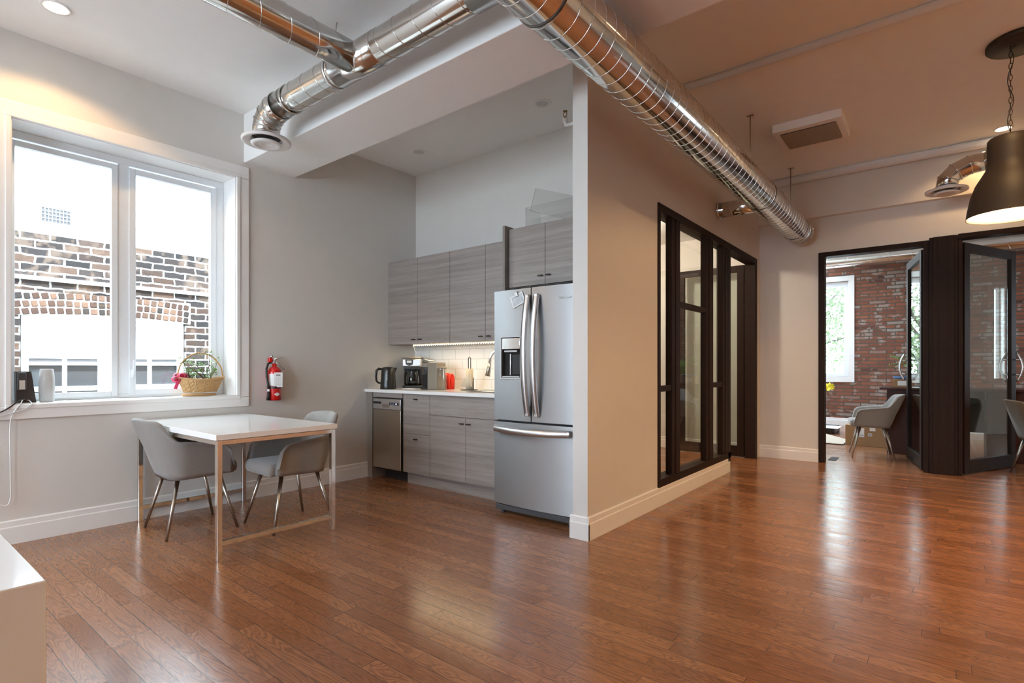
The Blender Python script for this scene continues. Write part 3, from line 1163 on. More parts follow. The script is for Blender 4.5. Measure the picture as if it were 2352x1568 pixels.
def pot(x, y, z, lit, label, group):
    t = thing('recessed_light', (x, y, z - 0.01), label, 'light', group)
    b = MB().use(white_m)
    b.lathe([(0.075, 0.008), (0.075, -0.004), (0.072, -0.008), (0.058, -0.006), (0.052, 0.006)], (x, y, z), 32)
    obj('trim_ring', b, None, t)
    b = MB().use(bulb_m if lit else lgrey_m)
    b.lathe([(0.053, 0.0), (0.03, -0.004), (0.001, -0.005)], (x, y, z), 24)
    obj('lens', b, None, t)
    if lit:
        l = bpy.data.lights.new('recessed_bulb', 'SPOT')
        l.energy = POT_W * lit
        l.color = WARM
        l.spot_size = math.radians(138)
        l.spot_blend = 0.25
        l.shadow_soft_size = 0.05
        o = bpy.data.objects.new('recessed_bulb', l)
        COL.objects.link(o)
        o.parent = t
        o.location = (0, 0, -0.02)
    return t


pot(-4.20, 0.83, ZL, 0.22, 'lit recessed spotlight in the ceiling above the left window', 'lit recessed spotlights')
pot(0.46, 7.03, ZR, 0.22, 'lit recessed spotlight seen beside the pendant chain', 'lit recessed spotlights')
pot(0.46, 4.30, ZR, 1.5, 'lit recessed spotlight in the hall ceiling nearer the camera', 'lit recessed spotlights')
pot(-1.3, -0.6, ZL, 0.3, 'lit recessed spotlight behind the viewer', 'lit recessed spotlights')
pot(2.4, 3.2, ZR, 1.2, 'added unseen spotlight over the right half of the hall', 'lit recessed spotlights')  # added out of view so the floor bounces warm light onto the ceiling
pot(2.4, 6.2, ZR, 0.6, 'added unseen spotlight over the far right of the hall', 'lit recessed spotlights')  # second added lamp out of view, for more bounce off the hall floor
pot(0.9, 0.9, ZL, 0.35, 'lit recessed spotlight in the near right ceiling', 'lit recessed spotlights')
pot(-4.15, 3.69, ZL, 0, 'unlit round recessed light at the left of the kitchen ceiling', 'unlit recessed lights')
pot(-2.59, 3.65, ZL, 0, 'unlit round recessed light at the right of the kitchen ceiling', 'unlit recessed lights')

# sprinkler
sp = thing('fire_sprinkler', (-2.335, 3.6, 3.03), 'small upright brass fire sprinkler on a white pipe near the kitchen ceiling', 'sprinkler')
b = MB()
b.sweep([(XPI, 3.6, 3.06), (-2.29, 3.6, 3.055), (-2.33, 3.6, 3.06), (-2.335, 3.6, 3.10)], 0.014, 12)
b.cyl((-2.335, 3.6, 3.085), (-2.335, 3.6, 3.115), 0.02, seg=8)
obj('supply_pipe', b, ceil_m, sp)
b = MB()
b.cyl((-2.335, 3.6, 3.11), (-2.335, 3.6, 3.128), 0.010, seg=8)
for s in (-1, 1):
    b.sweep([(-2.335 + s * 0.004, 3.6, 3.125), (-2.335 + s * 0.016, 3.6, 3.14), (-2.335 + s * 0.014, 3.6, 3.16), (-2.335, 3.6, 3.172)], 0.003, 6)
b.cyl((-2.335, 3.6, 3.17), (-2.335, 3.6, 3.174), 0.018, seg=16)
obj('sprinkler_head', b, brass_m, sp)

# ================================================================== PENDANT


def pendant(px, py, cxo, label, group):
    t = thing('pendant_lamp', (px, py, 2.2), label, 'lamp', group)
    b = MB()
    b.lathe([(0.001, 0), (0.185, 0), (0.19, -0.01), (0.19, -0.03), (0.18, -0.04), (0.001, -0.042)], (px + cxo[0], py + cxo[1], ZR), 48)
    obj('ceiling_canopy', b, shade_m, t)
    # chain
    b = MB()
    z = ZR - 0.04
    k = 0
    while z > 2.82:
        pts = []
        for j in range(12):
            a = 2 * PI * j / 12
            u = 0.009 * math.cos(a)
            v = 0.024 * math.sin(a)
            pts.append((px + (u if k % 2 else 0), py + (0 if k % 2 else u), z - 0.024 + v))
        b.sweep(pts, 0.0022, 6, closed=True)
        z -= 0.040
        k += 1
    obj('chain', b, bronze_m, t)
    b = MB()
    n = 40
    pts = [(px + cxo[0] * .6, py + cxo[1] * .6, ZR - 0.042)] + [(px + 0.016 * math.sin(k / n * 13), py + 0.012 * math.cos(k / n * 13), ZR - 0.06 - (ZR - 0.06 - 2.79) * k / n) for k in range(n + 1)]
    b.sweep(pts, 0.003, 6)
    obj('power_cord', b, black_m, t)
    b = MB()
    b.use(shade_m)
    outer = [(0.012, 2.80), (0.03, 2.785), (0.118, 2.765), (0.126, 2.755), (0.128, 2.70), (0.129, 2.60), (0.134, 2.555), (0.158, 2.51), (0.192, 2.45), (0.219, 2.37), (0.236, 2.28), (0.243, 2.225), (0.246, 2.215)]
    b.lathe(outer, (px, py, 0), 64)
    obj('lamp_shade', b, None, t)
    b = MB().use(shadein_m)
    b.lathe([(0.246, 2.214), (0.240, 2.216), (0.232, 2.28), (0.214, 2.37), (0.187, 2.45), (0.153, 2.51), (0.129, 2.553), (0.124, 2.60), (0.122, 2.748), (0.001, 2.752)], (px, py, 0), 64)
    obj('shade_lining', b, None, t)
    b = MB().use(bulb_m)
    b.ball((px, py, 2.52), 0.035)
    obj('bulb', b, None, t)
    l = bpy.data.lights.new('pendant_bulb', 'POINT')
    l.energy = PEND_W
    l.color = WARM
    l.shadow_soft_size = 0.05
    o = bpy.data.objects.new('pendant_bulb', l)
    COL.objects.link(o)
    o.parent = t
    o.location = (0, 0, 2.44 - 2.2)
    return t


pendant(0.375, 5.16, (0.055, 0.035), 'large dark bell shaped pendant lamp on a chain at the right', 'bell pendant lamps')
pendant(1.5, 3.0, (0.055, 0.035), 'dark bell shaped pendant lamp further right over the hall', 'bell pendant lamps')

# ================================================================== TABLE AND CHAIRS
TX0, TX1, TY0, TY1 = -4.695, -3.32, 1.385, 2.195
tb = thing('dining_table', ((TX0 + TX1) / 2, (TY0 + TY1) / 2, 0), 'square white gloss table with chrome frame below the window', 'table')
b = MB()
b.box(TX0, TX1, TY0, TY1, 0.716, 0.75, 0.002)
obj('tabletop', b, table_m, tb)
lr = 0.0155
lx = (TX0 + 0.03, TX1 - 0.025)
ly = (TY0 + 0.025, TY1 - 0.025)
for x in lx:
    for y in ly:
        b = MB()
        b.box(x - lr, x + lr, y - lr, y + lr, 0, 0.714, 0.002, 1)
        obj('leg', b, chrome_m, tb)
b = MB()
for y in ly:
    b.box(lx[0], lx[1], y - lr * .9, y + lr * .9, 0.686, 0.714, 0.002, 1)
for x in lx:
    b.box(x - lr * .9, x + lr * .9, ly[0], ly[1], 0.686, 0.714, 0.002, 1)
obj('apron_frame', b, chrome_m, tb)
for x in lx:
    b = MB()
    b.box(x - 0.012, x + 0.012, ly[0], ly[1], 0.088, 0.118, 0.002, 1)
    obj('stretcher', b, chrome_m, tb)


def make_chair(label, fm, group):
    """tub chair facing +y in its own space"""
    t = thing('armchair', (0, 0, 0), label, 'chair', group)
    # plan path of the shell, from left arm tip round the back to the right arm tip
    N = 44
    hw, yf, yb, rc = 0.272, 0.20, -0.235, 0.14
    path = []
    seglen = [yf - (yb + rc), PI / 2 * rc, 2 * (hw - rc), PI / 2 * rc, yf - (yb + rc)]
    tot = sum(seglen)
    for k in range(N + 1):
        s = tot * k / N
        if s < seglen[0]:
            p, n = (-hw, yf - s), (-1, 0)
        elif s < sum(seglen[:2]):
            a = (s - seglen[0]) / rc
            p, n = (-hw + rc - rc * math.cos(a), yb + rc - rc * math.sin(a)), (-math.cos(a), -math.sin(a))
        elif s < sum(seglen[:3]):
            u = s - sum(seglen[:2])
            p, n = (-hw + rc + u, yb), (0, -1)
        elif s < sum(seglen[:4]):
            a = (s - sum(seglen[:3])) / rc
            p, n = (hw - rc + rc * math.sin(a), yb + rc - rc * math.cos(a)), (math.sin(a), -math.cos(a))
        else:
            u = s - sum(seglen[:4])
            p, n = (hw, yb + rc + u), (1, 0)
        path.append((p, n, k / N))

    def top(f):
        g = abs(f - 0.5) * 2            # 0 at back centre, 1 at arm tips
        if g < 0.27:
            z = 0.80 - 0.012 * (g / 0.27) ** 2
        elif g < 0.47:
            q = (g - 0.27) / 0.20
            q = q * q * (3 - 2 * q)
            z = 0.788 - 0.143 * q
        else:
            z = 0.645 - 0.030 * (g - 0.47) / 0.39
        if g > 0.86:
            q = (g - 0.86) / 0.14
            z = 0.615 - 0.16 * (1 - math.sqrt(max(0, 1 - q * q)))
        return z
    rings = []
    th = 0.045
    for (p, n, f) in path:
        g = abs(f - 0.5) * 2
        zt = top(f)
        zb = 0.375 + 0.02 * g
        loop = []
        back = max(0.0, 1 - g / 0.55)
        for q in range(8):                  # outer face, bottom to top
            z = zb + (zt - 0.015 - zb) * q / 7
            e = (z - 0.38) / 0.42
            off = -0.050 * (1 - e) ** 1.6 + 0.03 * back * e
            loop.append((p[0] + n[0] * off, p[1] + n[1] * off - 0.105 * back * e, z))
        e = (zt - 0.38) / 0.42
        off = 0.03 * back * e
        by = -0.105 * back * e
        for q in range(1, 6):
            a = PI * q / 6
            o2 = off - th / 2 + th / 2 * math.cos(a)
            loop.append((p[0] + n[0] * o2, p[1] + n[1] * o2 + by, zt - 0.015 + 0.018 * math.sin(a)))
        for q in range(6):
            z = zt - 0.015 - (zt - 0.015 - 0.41) * q / 5
            e = (z - 0.38) / 0.42
            off = -0.035 * (1 - e) ** 1.6 + 0.03 * back * e - th
            loop.append((p[0] + n[0] * off, p[1] + n[1] * off - 0.105 * back * e, z))
        rings.append(loop)
    b = MB().use(fm)
    nv = len(rings[0])
    vs = [v for r_ in rings for v in r_]
    fs = []
    for i in range(len(rings) - 1):
        for j in range(nv):
            fs.append((i * nv + j, (i + 1) * nv + j, (i + 1) * nv + (j + 1) % nv, i * nv + (j + 1) % nv))
    fs.append(tuple(range(nv)))
    fs.append(tuple((len(rings) - 1) * nv + j for j in range(nv)))
    b.add(vs, fs, True)
    # underside pan closing the tub
    pan = [(r_[0][0], r_[0][1], r_[0][2]) for r_ in rings]
    m = len(pan)
    b.add(pan + [(0, 0, 0.385)], [(i, i + 1, m) for i in range(m - 1)] + [(m - 1, 0, m)], True)
    obj('shell', b, None, t)
    b = MB().use(fm)
    b.box(-0.205, 0.205, -0.15, 0.245, 0.388, 0.478, 0.035, 4)
    obj('seat', b, None, t)
    for s in (-1, 1):
        b = MB().use(fm)
        b.sweep([(s * 0.085, -0.222, 0.50), (s * 0.09, -0.262, 0.64), (s * 0.095, -0.300, 0.775)], 0.0035, 6)
        obj('back_seam', b, None, t)
    for sx in (-1, 1):
        for sy in (-1, 1):
            b = MB()
            b.sweep([(sx * 0.15, sy * 0.13 + 0.0, 0.392), (sx * 0.235, sy * 0.225, 0.0)], [0.0145, 0.009], 12)
            obj('leg', b, leg_m, t)
    return t


chair_l = make_chair('grey upholstered tub chair at the near left side of the white table', fab_m, 'grey tub chairs')
spots = [(-3.775, 2.09, PI - 0.05, 'grey upholstered tub chair on the kitchen side of the white table'),
         (-0.72, 8.33, math.radians(100), 'light grey tub chair standing inside the open office doorway'),
         (-2.35, 4.66, math.radians(-150), 'tub chair half seen through the glazed partition')]
for (x, y, rz, lab) in spots:
    c = copy_tree(chair_l)
    c.location = (x, y, 0)
    c.rotation_euler = (0, 0, rz)
    c['label'] = lab
chair_l.location = (-4.215, 1.59, 0)
chair_l.rotation_euler = (0, 0, -0.05)
chair_b = make_chair('tub chair browned for the warm light, cut off by the right edge beside the second office door', fab2_m, 'tub chairs tinted for warm light')
chair_b.location = (0.86, 7.86, 0)
chair_b.rotation_euler = (0, 0, math.radians(-75))

# white console in the near left corner
b = MB()
b.box(-2.6, -1.313, -0.62, 0.246, 0, 0.75, 0.003)
tag(obj('white_console', b, table_m), 'glossy white box console at the lower left edge', 'console')
# ================================================================== KITCHEN


def bar_handle(parent, x, y, z, w=0.045):
    b = MB()
    b.box(x - w / 2, x + w / 2, y - 0.026, y - 0.016, z - 0.005, z + 0.005, 0.002)
    b.cyl((x + w * .28, y - 0.018, z), (x + w * .28, y, z), 0.005, seg=8)
    b.cyl((x - w * .28, y - 0.018, z), (x - w * .28, y, z), 0.005, seg=8)
    obj('handle', b, bronze_m, parent, label='short dark bronze handle')


def cab(name, label, x0, x1, y0, y1, z0, z1, doors, group=None):
    """doors: (name, xa, xb, za, zb, handle_x, handle_z)"""
    t = thing(name, ((x0 + x1) / 2, (y0 + y1) / 2, z0), label, 'cabinet', group)
    b = MB()
    b.use(lam_m)
    b.box(x0, x1, y0 + 0.02, y1, z0, z1)
    b.use(gap_m)
    b.box(x0 + 0.002, x1 - 0.002, y0 + 0.0185, y0 + 0.0195, z0 + 0.002, z1 - 0.002)
    obj('body', b, None, t)
    for (nm, xa, xb, za, zb, hx, hz) in doors:
        b = MB()
        b.box(xa + 0.0017, xb - 0.0017, y0, y0 + 0.0185, za + 0.0017, zb - 0.0017, 0.001, 1)
        d = obj(nm, b, lam_m, t)
        if hx is not None:
            bar_handle(d, hx, y0, hz)
    return t


cab('wall_cabinet', 'left pair of tall grey woodgrain wall cabinet doors beside the side wall', XL + 0.002, -3.779, 3.755, YK - 0.002, 1.387, 2.285,
    [('door', XL + 0.002, -4.25, 1.387, 2.285, -4.30, 1.433), ('door', -4.25, -3.779, 1.387, 2.285, -4.205, 1.433)], 'grey woodgrain wall cabinets')
cab('wall_cabinet', 'grey woodgrain wall cabinet partly hidden behind the refrigerator', -3.779, -2.898, 3.755, YK - 0.002, 1.387, 2.285,
    [('door', -3.779, -3.313, 1.387, 2.285, -3.362, 1.433), ('door', -3.313, -2.898, 1.387, 2.285, -3.268, 1.433)], 'grey woodgrain wall cabinets')
cab('wall_cabinet', 'grey woodgrain cabinet directly above the refrigerator', -2.868, -1.952, 3.549, YK - 0.002, 1.81, 2.31,
    [('door', -2.865, -2.493, 1.815, 2.31, -2.53, 1.885), ('door', -2.493, -2.115, 1.815, 2.31, -2.455, 1.885), ('filler_panel', -2.115, -1.952, 1.815, 2.31, None, 0)], 'grey woodgrain wall cabinets')
b = MB()
b.box(-2.895, -2.872, 3.50, YK - 0.01, 0, 2.335)
tag(obj('side_panel', b, lamv_m), 'tall grey side panel standing left of the refrigerator', 'panel')

YC = 3.48
b = MB()
b.box(-4.705, -4.628, YC - 0.008, YK - 0.01, 0, 0.888)
tag(obj('end_panel', b, lamv_m), 'grey woodgrain end panel between the wall and the dishwasher', 'panel')
b = MB()
b.box(-4.626, -4.160, YC + 0.0, YC + 0.02, 0.838, 0.888)
tag(obj('filler_strip', b, lam_m), 'grey woodgrain strip above the dishwasher', 'panel')
tb2 = cab('base_cabinet', 'narrow two drawer grey base cabinet right of the dishwasher', -4.150, -3.768, YC, YK - 0.01, 0.118, 0.888,
          [('drawer', -4.150, -3.768, 0.499, 0.888, -3.957, 0.838), ('drawer', -4.150, -3.768, 0.118, 0.499, -3.957, 0.452)], 'grey woodgrain base cabinets')
b = MB()
b.box(-4.150, -3.768, 3.54, 3.56, 0, 0.118)
obj('toe_kick', b, lam_m, tb2)
tb3 = cab('base_cabinet', 'wide grey sink cabinet with a blank front over two doors', -3.768, -2.897, YC, YK - 0.01, 0.118, 0.888,
          [('false_front', -3.768, -2.897, 0.697, 0.888, None, 0), ('door', -3.768, -3.307, 0.118, 0.697, -3.343, 0.642), ('door', -3.307, -2.897, 0.118, 0.697, -3.262, 0.642)], 'grey woodgrain base cabinets')
b = MB()
b.box(-3.768, -2.897, 3.54, 3.56, 0, 0.118)
obj('toe_kick', b, lam_m, tb3)
# countertop with sink hole
SX0, SX1, SY0, SY1 = -3.50, -2.98, 3.62, 3.96
ct = MB()
cx0, cx1, cy0, cy1, cz0, cz1 = XL + 0.001, -2.897, 3.448, YK - 0.009, 0.889, 0.919
ct.box(cx0, SX0, cy0, cy1, cz0, cz1, 0.0)
ct.box(SX1, cx1, cy0, cy1, cz0, cz1, 0.0)
ct.box(SX0, SX1, cy0, SY0, cz0, cz1)
ct.box(SX0, SX1, SY1, cy1, cz0, cz1)
tag(obj('countertop', ct, quartz_m), 'continuous white worktop over the grey base cabinets', 'countertop')
sk = thing('kitchen_sink', ((SX0 + SX1) / 2, 3.79, 0.72), 'stainless sink set into the white worktop with a wire rack', 'sink')
b = MB()
b.box(SX0 - .001, SX1 + .001, SY0 - .001, SY0 + 0.006, 0.725, 0.916)
b.box(SX0 - .001, SX1 + .001, SY1 - 0.006, SY1 + .001, 0.725, 0.916)
b.box(SX0 - .001, SX0 + 0.006, SY0, SY1, 0.725, 0.916)
b.box(SX1 - 0.006, SX1 + .001, SY0, SY1, 0.725, 0.916)
b.box(SX0, SX1, SY0, SY1, 0.72, 0.73)
obj('basin', b, steel2_m, sk)
b = MB()
for k in range(16):
    yy = SY0 + 0.02 + k * 0.02
    b.cyl((SX0 + 0.1, yy, 0.926), (SX0 + 0.42, yy, 0.926), 0.005, seg=6)
obj('roll_up_rack', b, steel2_m, sk)
fc = thing('kitchen_faucet', (-3.22, 4.04, 0.919), 'tall pull down kitchen faucet arching over the sink', 'faucet')
b = MB()
pts = [(-3.22, 4.04, 0.919), (-3.22, 4.04, 1.20)]
for k in range(1, 9):
    a = PI * k / 9
    pts.append((-3.22 - 0.10 * (1 - math.cos(a)), 4.04 - 0.05 * (1 - math.cos(a)), 1.20 + 0.12 * math.sin(a)))
pts.append((-3.425, 3.94, 1.17))
b.sweep(pts, 0.014, 14)
b.cyl((-3.22, 4.04, 0.919), (-3.22, 4.04, 0.96), 0.025, seg=20)
obj('spout', b, steel2_m, fc)
b = MB()
b.sweep([(-3.425, 3.94, 1.185), (-3.43, 3.937, 1.13), (-3.44, 3.93, 1.06)], [0.015, 0.019, 0.026], 18)
obj('spray_head', b, leg_m, fc)
b = MB()
b.sweep([(-3.20, 4.04, 0.97), (-3.14, 4.01, 1.03)], [0.008, 0.005], 10)
obj('lever', b, steel2_m, fc)

# dishwasher
dw = thing('dishwasher', (-4.39, 3.75, 0.0), 'slim stainless dishwasher with a small lit display', 'dishwasher')
b = MB()
b.box(-4.612, -4.166, YC + 0.03, YK - 0.03, 0.10, 0.832)
b.box(-4.55, -4.2, YC + 0.10, YC + 0.4, 0, 0.10)
obj('body', b, gap_m, dw)
b = MB()
b.box(-4.608, -4.172, YC - 0.012, YC + 0.028, 0.120, 0.716, 0.003)
obj('door', b, mat('warm_brushed_steel', (0.50, 0.45, 0.38), 0.33, 1.0, aniso=0.6), dw)
b = MB()
b.box(-4.608, -4.172, YC - 0.014, YC + 0.028, 0.719, 0.826, 0.003)
cp = obj('control_panel', b, steel2_m, dw)
b = MB()
b.box(-4.603, -4.475, YC - 0.0155, YC - 0.013, 0.772, 0.795)
obj('button_strip', b, black_m, cp)
b = MB()
b.box(-4.345, -4.20, YC - 0.0155, YC - 0.013, 0.765, 0.790)
obj('button_strip', b, black_m, cp)
b = MB()
b.box(-4.455, -4.345, YC - 0.0165, YC - 0.013, 0.738, 0.772)
obj('door_grip', b, leg_m, cp)
text_mesh('digits', '24', 0.02, face_my(-4.238, YC - 0.0162, 0.777), disp_m, cp)
for xx in (-4.32, -4.285):
    b = MB()
    b.box(xx, xx + 0.006, YC - 0.0165, YC - 0.0152, 0.775, 0.780)
    obj('indicator', b, disp_m, cp)

# refrigerator
FX0, FX1, FYF = -2.776, -2.022, 3.235
fr = thing('refrigerator', ((FX0 + FX1) / 2, 3.6, 0.0), 'stainless french door refrigerator with bottom freezer drawer', 'refrigerator')
b = MB().use(mat('grey_fridge_side', (0.20, 0.20, 0.20), 0.4, 0.3))
b.box(FX0 + 0.01, FX1 - 0.01, FYF + 0.075, 4.0, 0.06, 1.745)
b.use(gap_m)
b.box(FX0 + 0.012, FX1 - 0.012, FYF + 0.05, FYF + 0.08, 0.07, 1.74)
obj('body', b, None, fr)
FM = -2.399


def bowed(x0, x1, z0, z1, dep=0.065, bow=0.020, xm=None, half=None, hole=None):
    """door front that bows gently outward, with optional rectangular hole"""
    b = MB().use(steel_m)
    c = (FX0 + FX1) / 2
    hw = (FX1 - FX0) / 2

    def yy(x):
        return FYF + bow * ((x - c) / hw) ** 2
    xs = [x0 + (x1 - x0) * k / 16 for k in range(17)]
    if hole:
        xs = sorted(set(xs + [hole[0], hole[1]]))
    zs = [z0, z1] if not hole else [z0, hole[2], hole[3], z1]
    e = 0.006
    vs, fs = [], []
    for x in xs:
        for z in zs:
            vs.append((x, yy(x), z))
    n = len(zs)
    for i in range(len(xs) - 1):
        for j in range(n - 1):
            if hole and xs[i] >= hole[0] - 1e-6 and xs[i + 1] <= hole[1] + 1e-6 and j == 1:
                continue
            fs.append((i * n + j, (i + 1) * n + j, (i + 1) * n + j + 1, i * n + j + 1))
    b.add(vs, fs, True)
    yb_ = FYF + dep
    # rim
    for (xa, za), (xb, zb) in zip([(x0, z0), (x0, z1)], [(x0, z1), (x0, z0)][:1]):
        b.add([(x0, yy(x0), z0), (x0, yy(x0), z1), (x0, yb_, z1), (x0, yb_, z0)], [(0, 1, 2, 3)])
    b.add([(x1, yy(x1), z0), (x1, yy(x1), z1), (x1, yb_, z1), (x1, yb_, z0)], [(3, 2, 1, 0)])
    for z in (z0, z1):
        v2, f2 = [], []
        for x in xs:
            v2 += [(x, yy(x), z), (x, yb_, z)]
        for i in range(len(xs) - 1):
            f2.append((2 * i, 2 * i + 1, 2 * i + 3, 2 * i + 2))
        b.add(v2, f2)
    b.add([(x0, yb_, z0), (x0, yb_, z1), (x1, yb_, z1), (x1, yb_, z0)], [(0, 1, 2, 3)])
    return b


HO = (-2.692, -2.507, 1.066, 1.375)
dl = obj('door', bowed(FX0, FM - 0.004, 0.738, 1.742, hole=HO), None, fr, label='left door with ice and water dispenser')
dr = obj('door', bowed(FM + 0.004, FX1, 0.738, 1.742), None, fr)
dz = obj('freezer_drawer', bowed(FX0, FX1, 0.082, 0.722), None, fr)
b = MB().use(dgrey_m)
b.box(FX0 + 0.01, FX1 - 0.012, FYF + 0.02, FYF + 0.09, 0.030, 0.074, 0.006)
for xx in (FX0 + 0.06, FX1 - 0.07):
    b.cyl((xx, FYF + 0.06, 0.0), (xx, FYF + 0.06, 0.035), 0.018, seg=12)
obj('base_grille', b, None, fr)


def vhandle(x, parent, tilt):
    b = MB().use(steel2_m)
    P = []
    n = 22
    for k in range(n + 1):
        a = -1 + 2 * k / n
        z = 1.235 + 0.448 * a
        out = 0.022 + 0.052 * (1 - a * a)
        xx = x + tilt * 0.030 * (1 - a * a)
        y = FYF - out
        P.append([(xx - 0.022, y + 0.016, z), (xx - 0.021, y - 0.003, z), (xx, y - 0.006, z), (xx + 0.021, y - 0.003, z), (xx + 0.022, y + 0.016, z), (xx, y + 0.018, z), (xx - 0.022, y + 0.016, z)])
    b.grid(P)
    for k in (0, n):
        b.add(P[k][:6], [tuple(range(6))])
    for zz in (0.80, 1.67):
        b.box(x - 0.015, x + 0.015, FYF - 0.03, FYF + 0.004, zz - 0.02, zz + 0.02, 0.004)
    obj('handle', b, None, parent)


vhandle(FM - 0.024, dl, 0)
vhandle(FM + 0.060, dr, 0)
b = MB().use(steel2_m)
P = []
for k in range(25):
    a = -1 + 2 * k / 24
    x = (FX0 + FX1) / 2 + 0.35 * a
    y = FYF - 0.02 - 0.050 * (1 - a * a)
    zc = 0.672 - 0.008 * (1 - a * a)
    P.append([(x, y + 0.012, zc - 0.026), (x, y - 0.004, zc - 0.022), (x, y - 0.009, zc), (x, y - 0.004, zc + 0.022), (x, y + 0.012, zc + 0.026), (x, y + 0.014, zc), (x, y + 0.012, zc - 0.026)])
b.grid(P)
for k in (0, 24):
    b.add(P[k][:6], [tuple(range(6))])
for xx in (FX0 + 0.045, FX1 - 0.045):
    b.box(xx - 0.014, xx + 0.014, FYF - 0.03, FYF + 0.025, 0.655, 0.69, 0.004)
obj('handle', b, None, dz)
# dispenser
b = MB()
b.use(mat('dispenser_cavity', (0.10, 0.10, 0.10), 0.35, 0.3))
h0, h1, hz0, hz1 = HO
yb2 = FYF + 0.058
b.add([(h0, FYF + 0.012, hz0), (h0, FYF + 0.012, hz1), (h0, yb2, hz1), (h0, yb2, hz0)], [(0, 1, 2, 3)])
b.add([(h1, FYF + 0.008, hz0), (h1, FYF + 0.008, hz1), (h1, yb2, hz1), (h1, yb2, hz0)], [(0, 1, 2, 3)])
b.add([(h0, yb2, hz0), (h0, yb2, hz1), (h1, yb2, hz1), (h1, yb2, hz0)], [(0, 1, 2, 3)])
b.add([(h0, FYF + 0.012, hz0 + .002), (h1, FYF + 0.008, hz0 + .002), (h1, yb2, hz0 + .002), (h0, yb2, hz0 + .002)], [(0, 1, 2, 3)])
obj('dispenser_cavity', b, None, dl, fix=False)
b = MB().use(chrome_m)
b.box(h0 + 0.004, h1 - 0.004, FYF + 0.004, FYF + 0.03, 1.285, hz1 - 0.004, 0.003)
obj('dispenser_panel', b, None, dl)
b = MB().use(lgrey_m)
e = 0.012
for (a0, a1, c0, c1) in ((h0 - e, h1 + e, hz1, hz1 + e), (h0 - e, h1 + e, hz0 - e, hz0), (h0 - e, h0, hz0, hz1), (h1, h1 + e, hz0, hz1)):
    b.box(a0, a1, FYF - 0.0, FYF + 0.02, c0, c1, 0.003)
b.box(h0 + 0.01, h1 - 0.008, FYF + 0.002, FYF + 0.05, hz0 + 0.003, hz0 + 0.012)
b.box(-2.66, -2.535, FYF - 0.003, FYF + 0.015, 1.262, 1.276, 0.003)
obj('dispenser_frame', b, None, dl)
b = MB().use(black_m)
b.box(-2.60, -2.52, FYF + 0.02, FYF + 0.05, 1.09, 1.245, 0.004)
b.use(steel2_m)
b.box(-2.618, -2.605, FYF + 0.015, FYF + 0.04, 1.085, 1.25, 0.003)
obj('paddle', b, None, dl)
text_mesh('logo', 'Whirlpool', 0.026, face_my(-2.112, FYF + 0.0075, 1.647), white_m, dr, 0.0009)
# sheet and clip on the fridge door
ph = thing('photo_print', (-2.52, FYF, 1.60), 'grey photo sheet held askew on the upper left refrigerator door', 'paper')
b = MB().use(paper_m)
M = Matrix.Translation((-2.525, FYF - 0.004, 1.659)) @ Matrix.Rotation(-0.36, 4, 'Y')
b.box(-0.062, 0.062, 0.0, 0.0015, -0.045, 0.045, M=M)
obj('sheet', b, None, ph)
b = MB().use(tag_m)
b.box(-0.052, 0.052, -0.001, 0.0, -0.036, 0.036, M=M)
obj('picture', b, None, ph)
b = MB().use(steel2_m)
M2 = Matrix.Translation((-2.535, FYF - 0.008, 1.70)) @ Matrix.Rotation(-0.3, 4, 'Y')
b.box(-0.017, 0.017, -0.008, 0.006, -0.02, 0.02, 0.005, 2, M2)
b.use(paper_m)
b.box(-0.010, 0.010, -0.0095, -0.007, -0.012, 0.012, M=M2)
tag(obj('magnet_clip', b, None), 'small square magnet clip at the top of the photo sheet', 'magnet')
# acrylic box on top of the fridge cabinet
ab = thing('acrylic_box', (-2.55, 3.75, 2.311), 'clear acrylic box standing above the refrigerator cabinet', 'box')


def frame_plate(b, c, ux, uz, w_, h_, t_, m):
    """thin clear plate with slightly visible polished rim"""
    c, ux, uz = Vector(c), Vector(ux).normalized(), Vector(uz).normalized()
    n = ux.cross(uz)
    vs = []
    for s in (-t_ / 2, t_ / 2):
        for (a, d) in ((0, 0), (w_, 0), (w_, h_), (0, h_)):
            vs.append(c + ux * a + uz * d + n * s)
    b.use(m)
    b.add(vs, [(0, 1, 2, 3), (7, 6, 5, 4)])
    b.use(lgrey_m)
    b.add(vs, [(0, 4, 5, 1), (1, 5, 6, 2), (2, 6, 7, 3), (3, 7, 4, 0)])


b = MB()
frame_plate(b, (-2.80, 3.70, 2.311), (1, 0, 0), (-0.03, 0, 1), 0.50, 0.205, 0.004, acry_m)
frame_plate(b, (-2.80, 3.70, 2.311), (0, 1, 0), (-0.03, 0, 1), 0.22, 0.205, 0.004, acry_m)
obj('box_side', b, None, ab, fix=False)
b = MB()
frame_plate(b, (-2.83, 3.80, 2.515), (0.9, 0, -0.33), (0.25, 0, 0.8), 0.52, 0.20, 0.004, acry_m)
obj('lid', b, None, ab, fix=False)
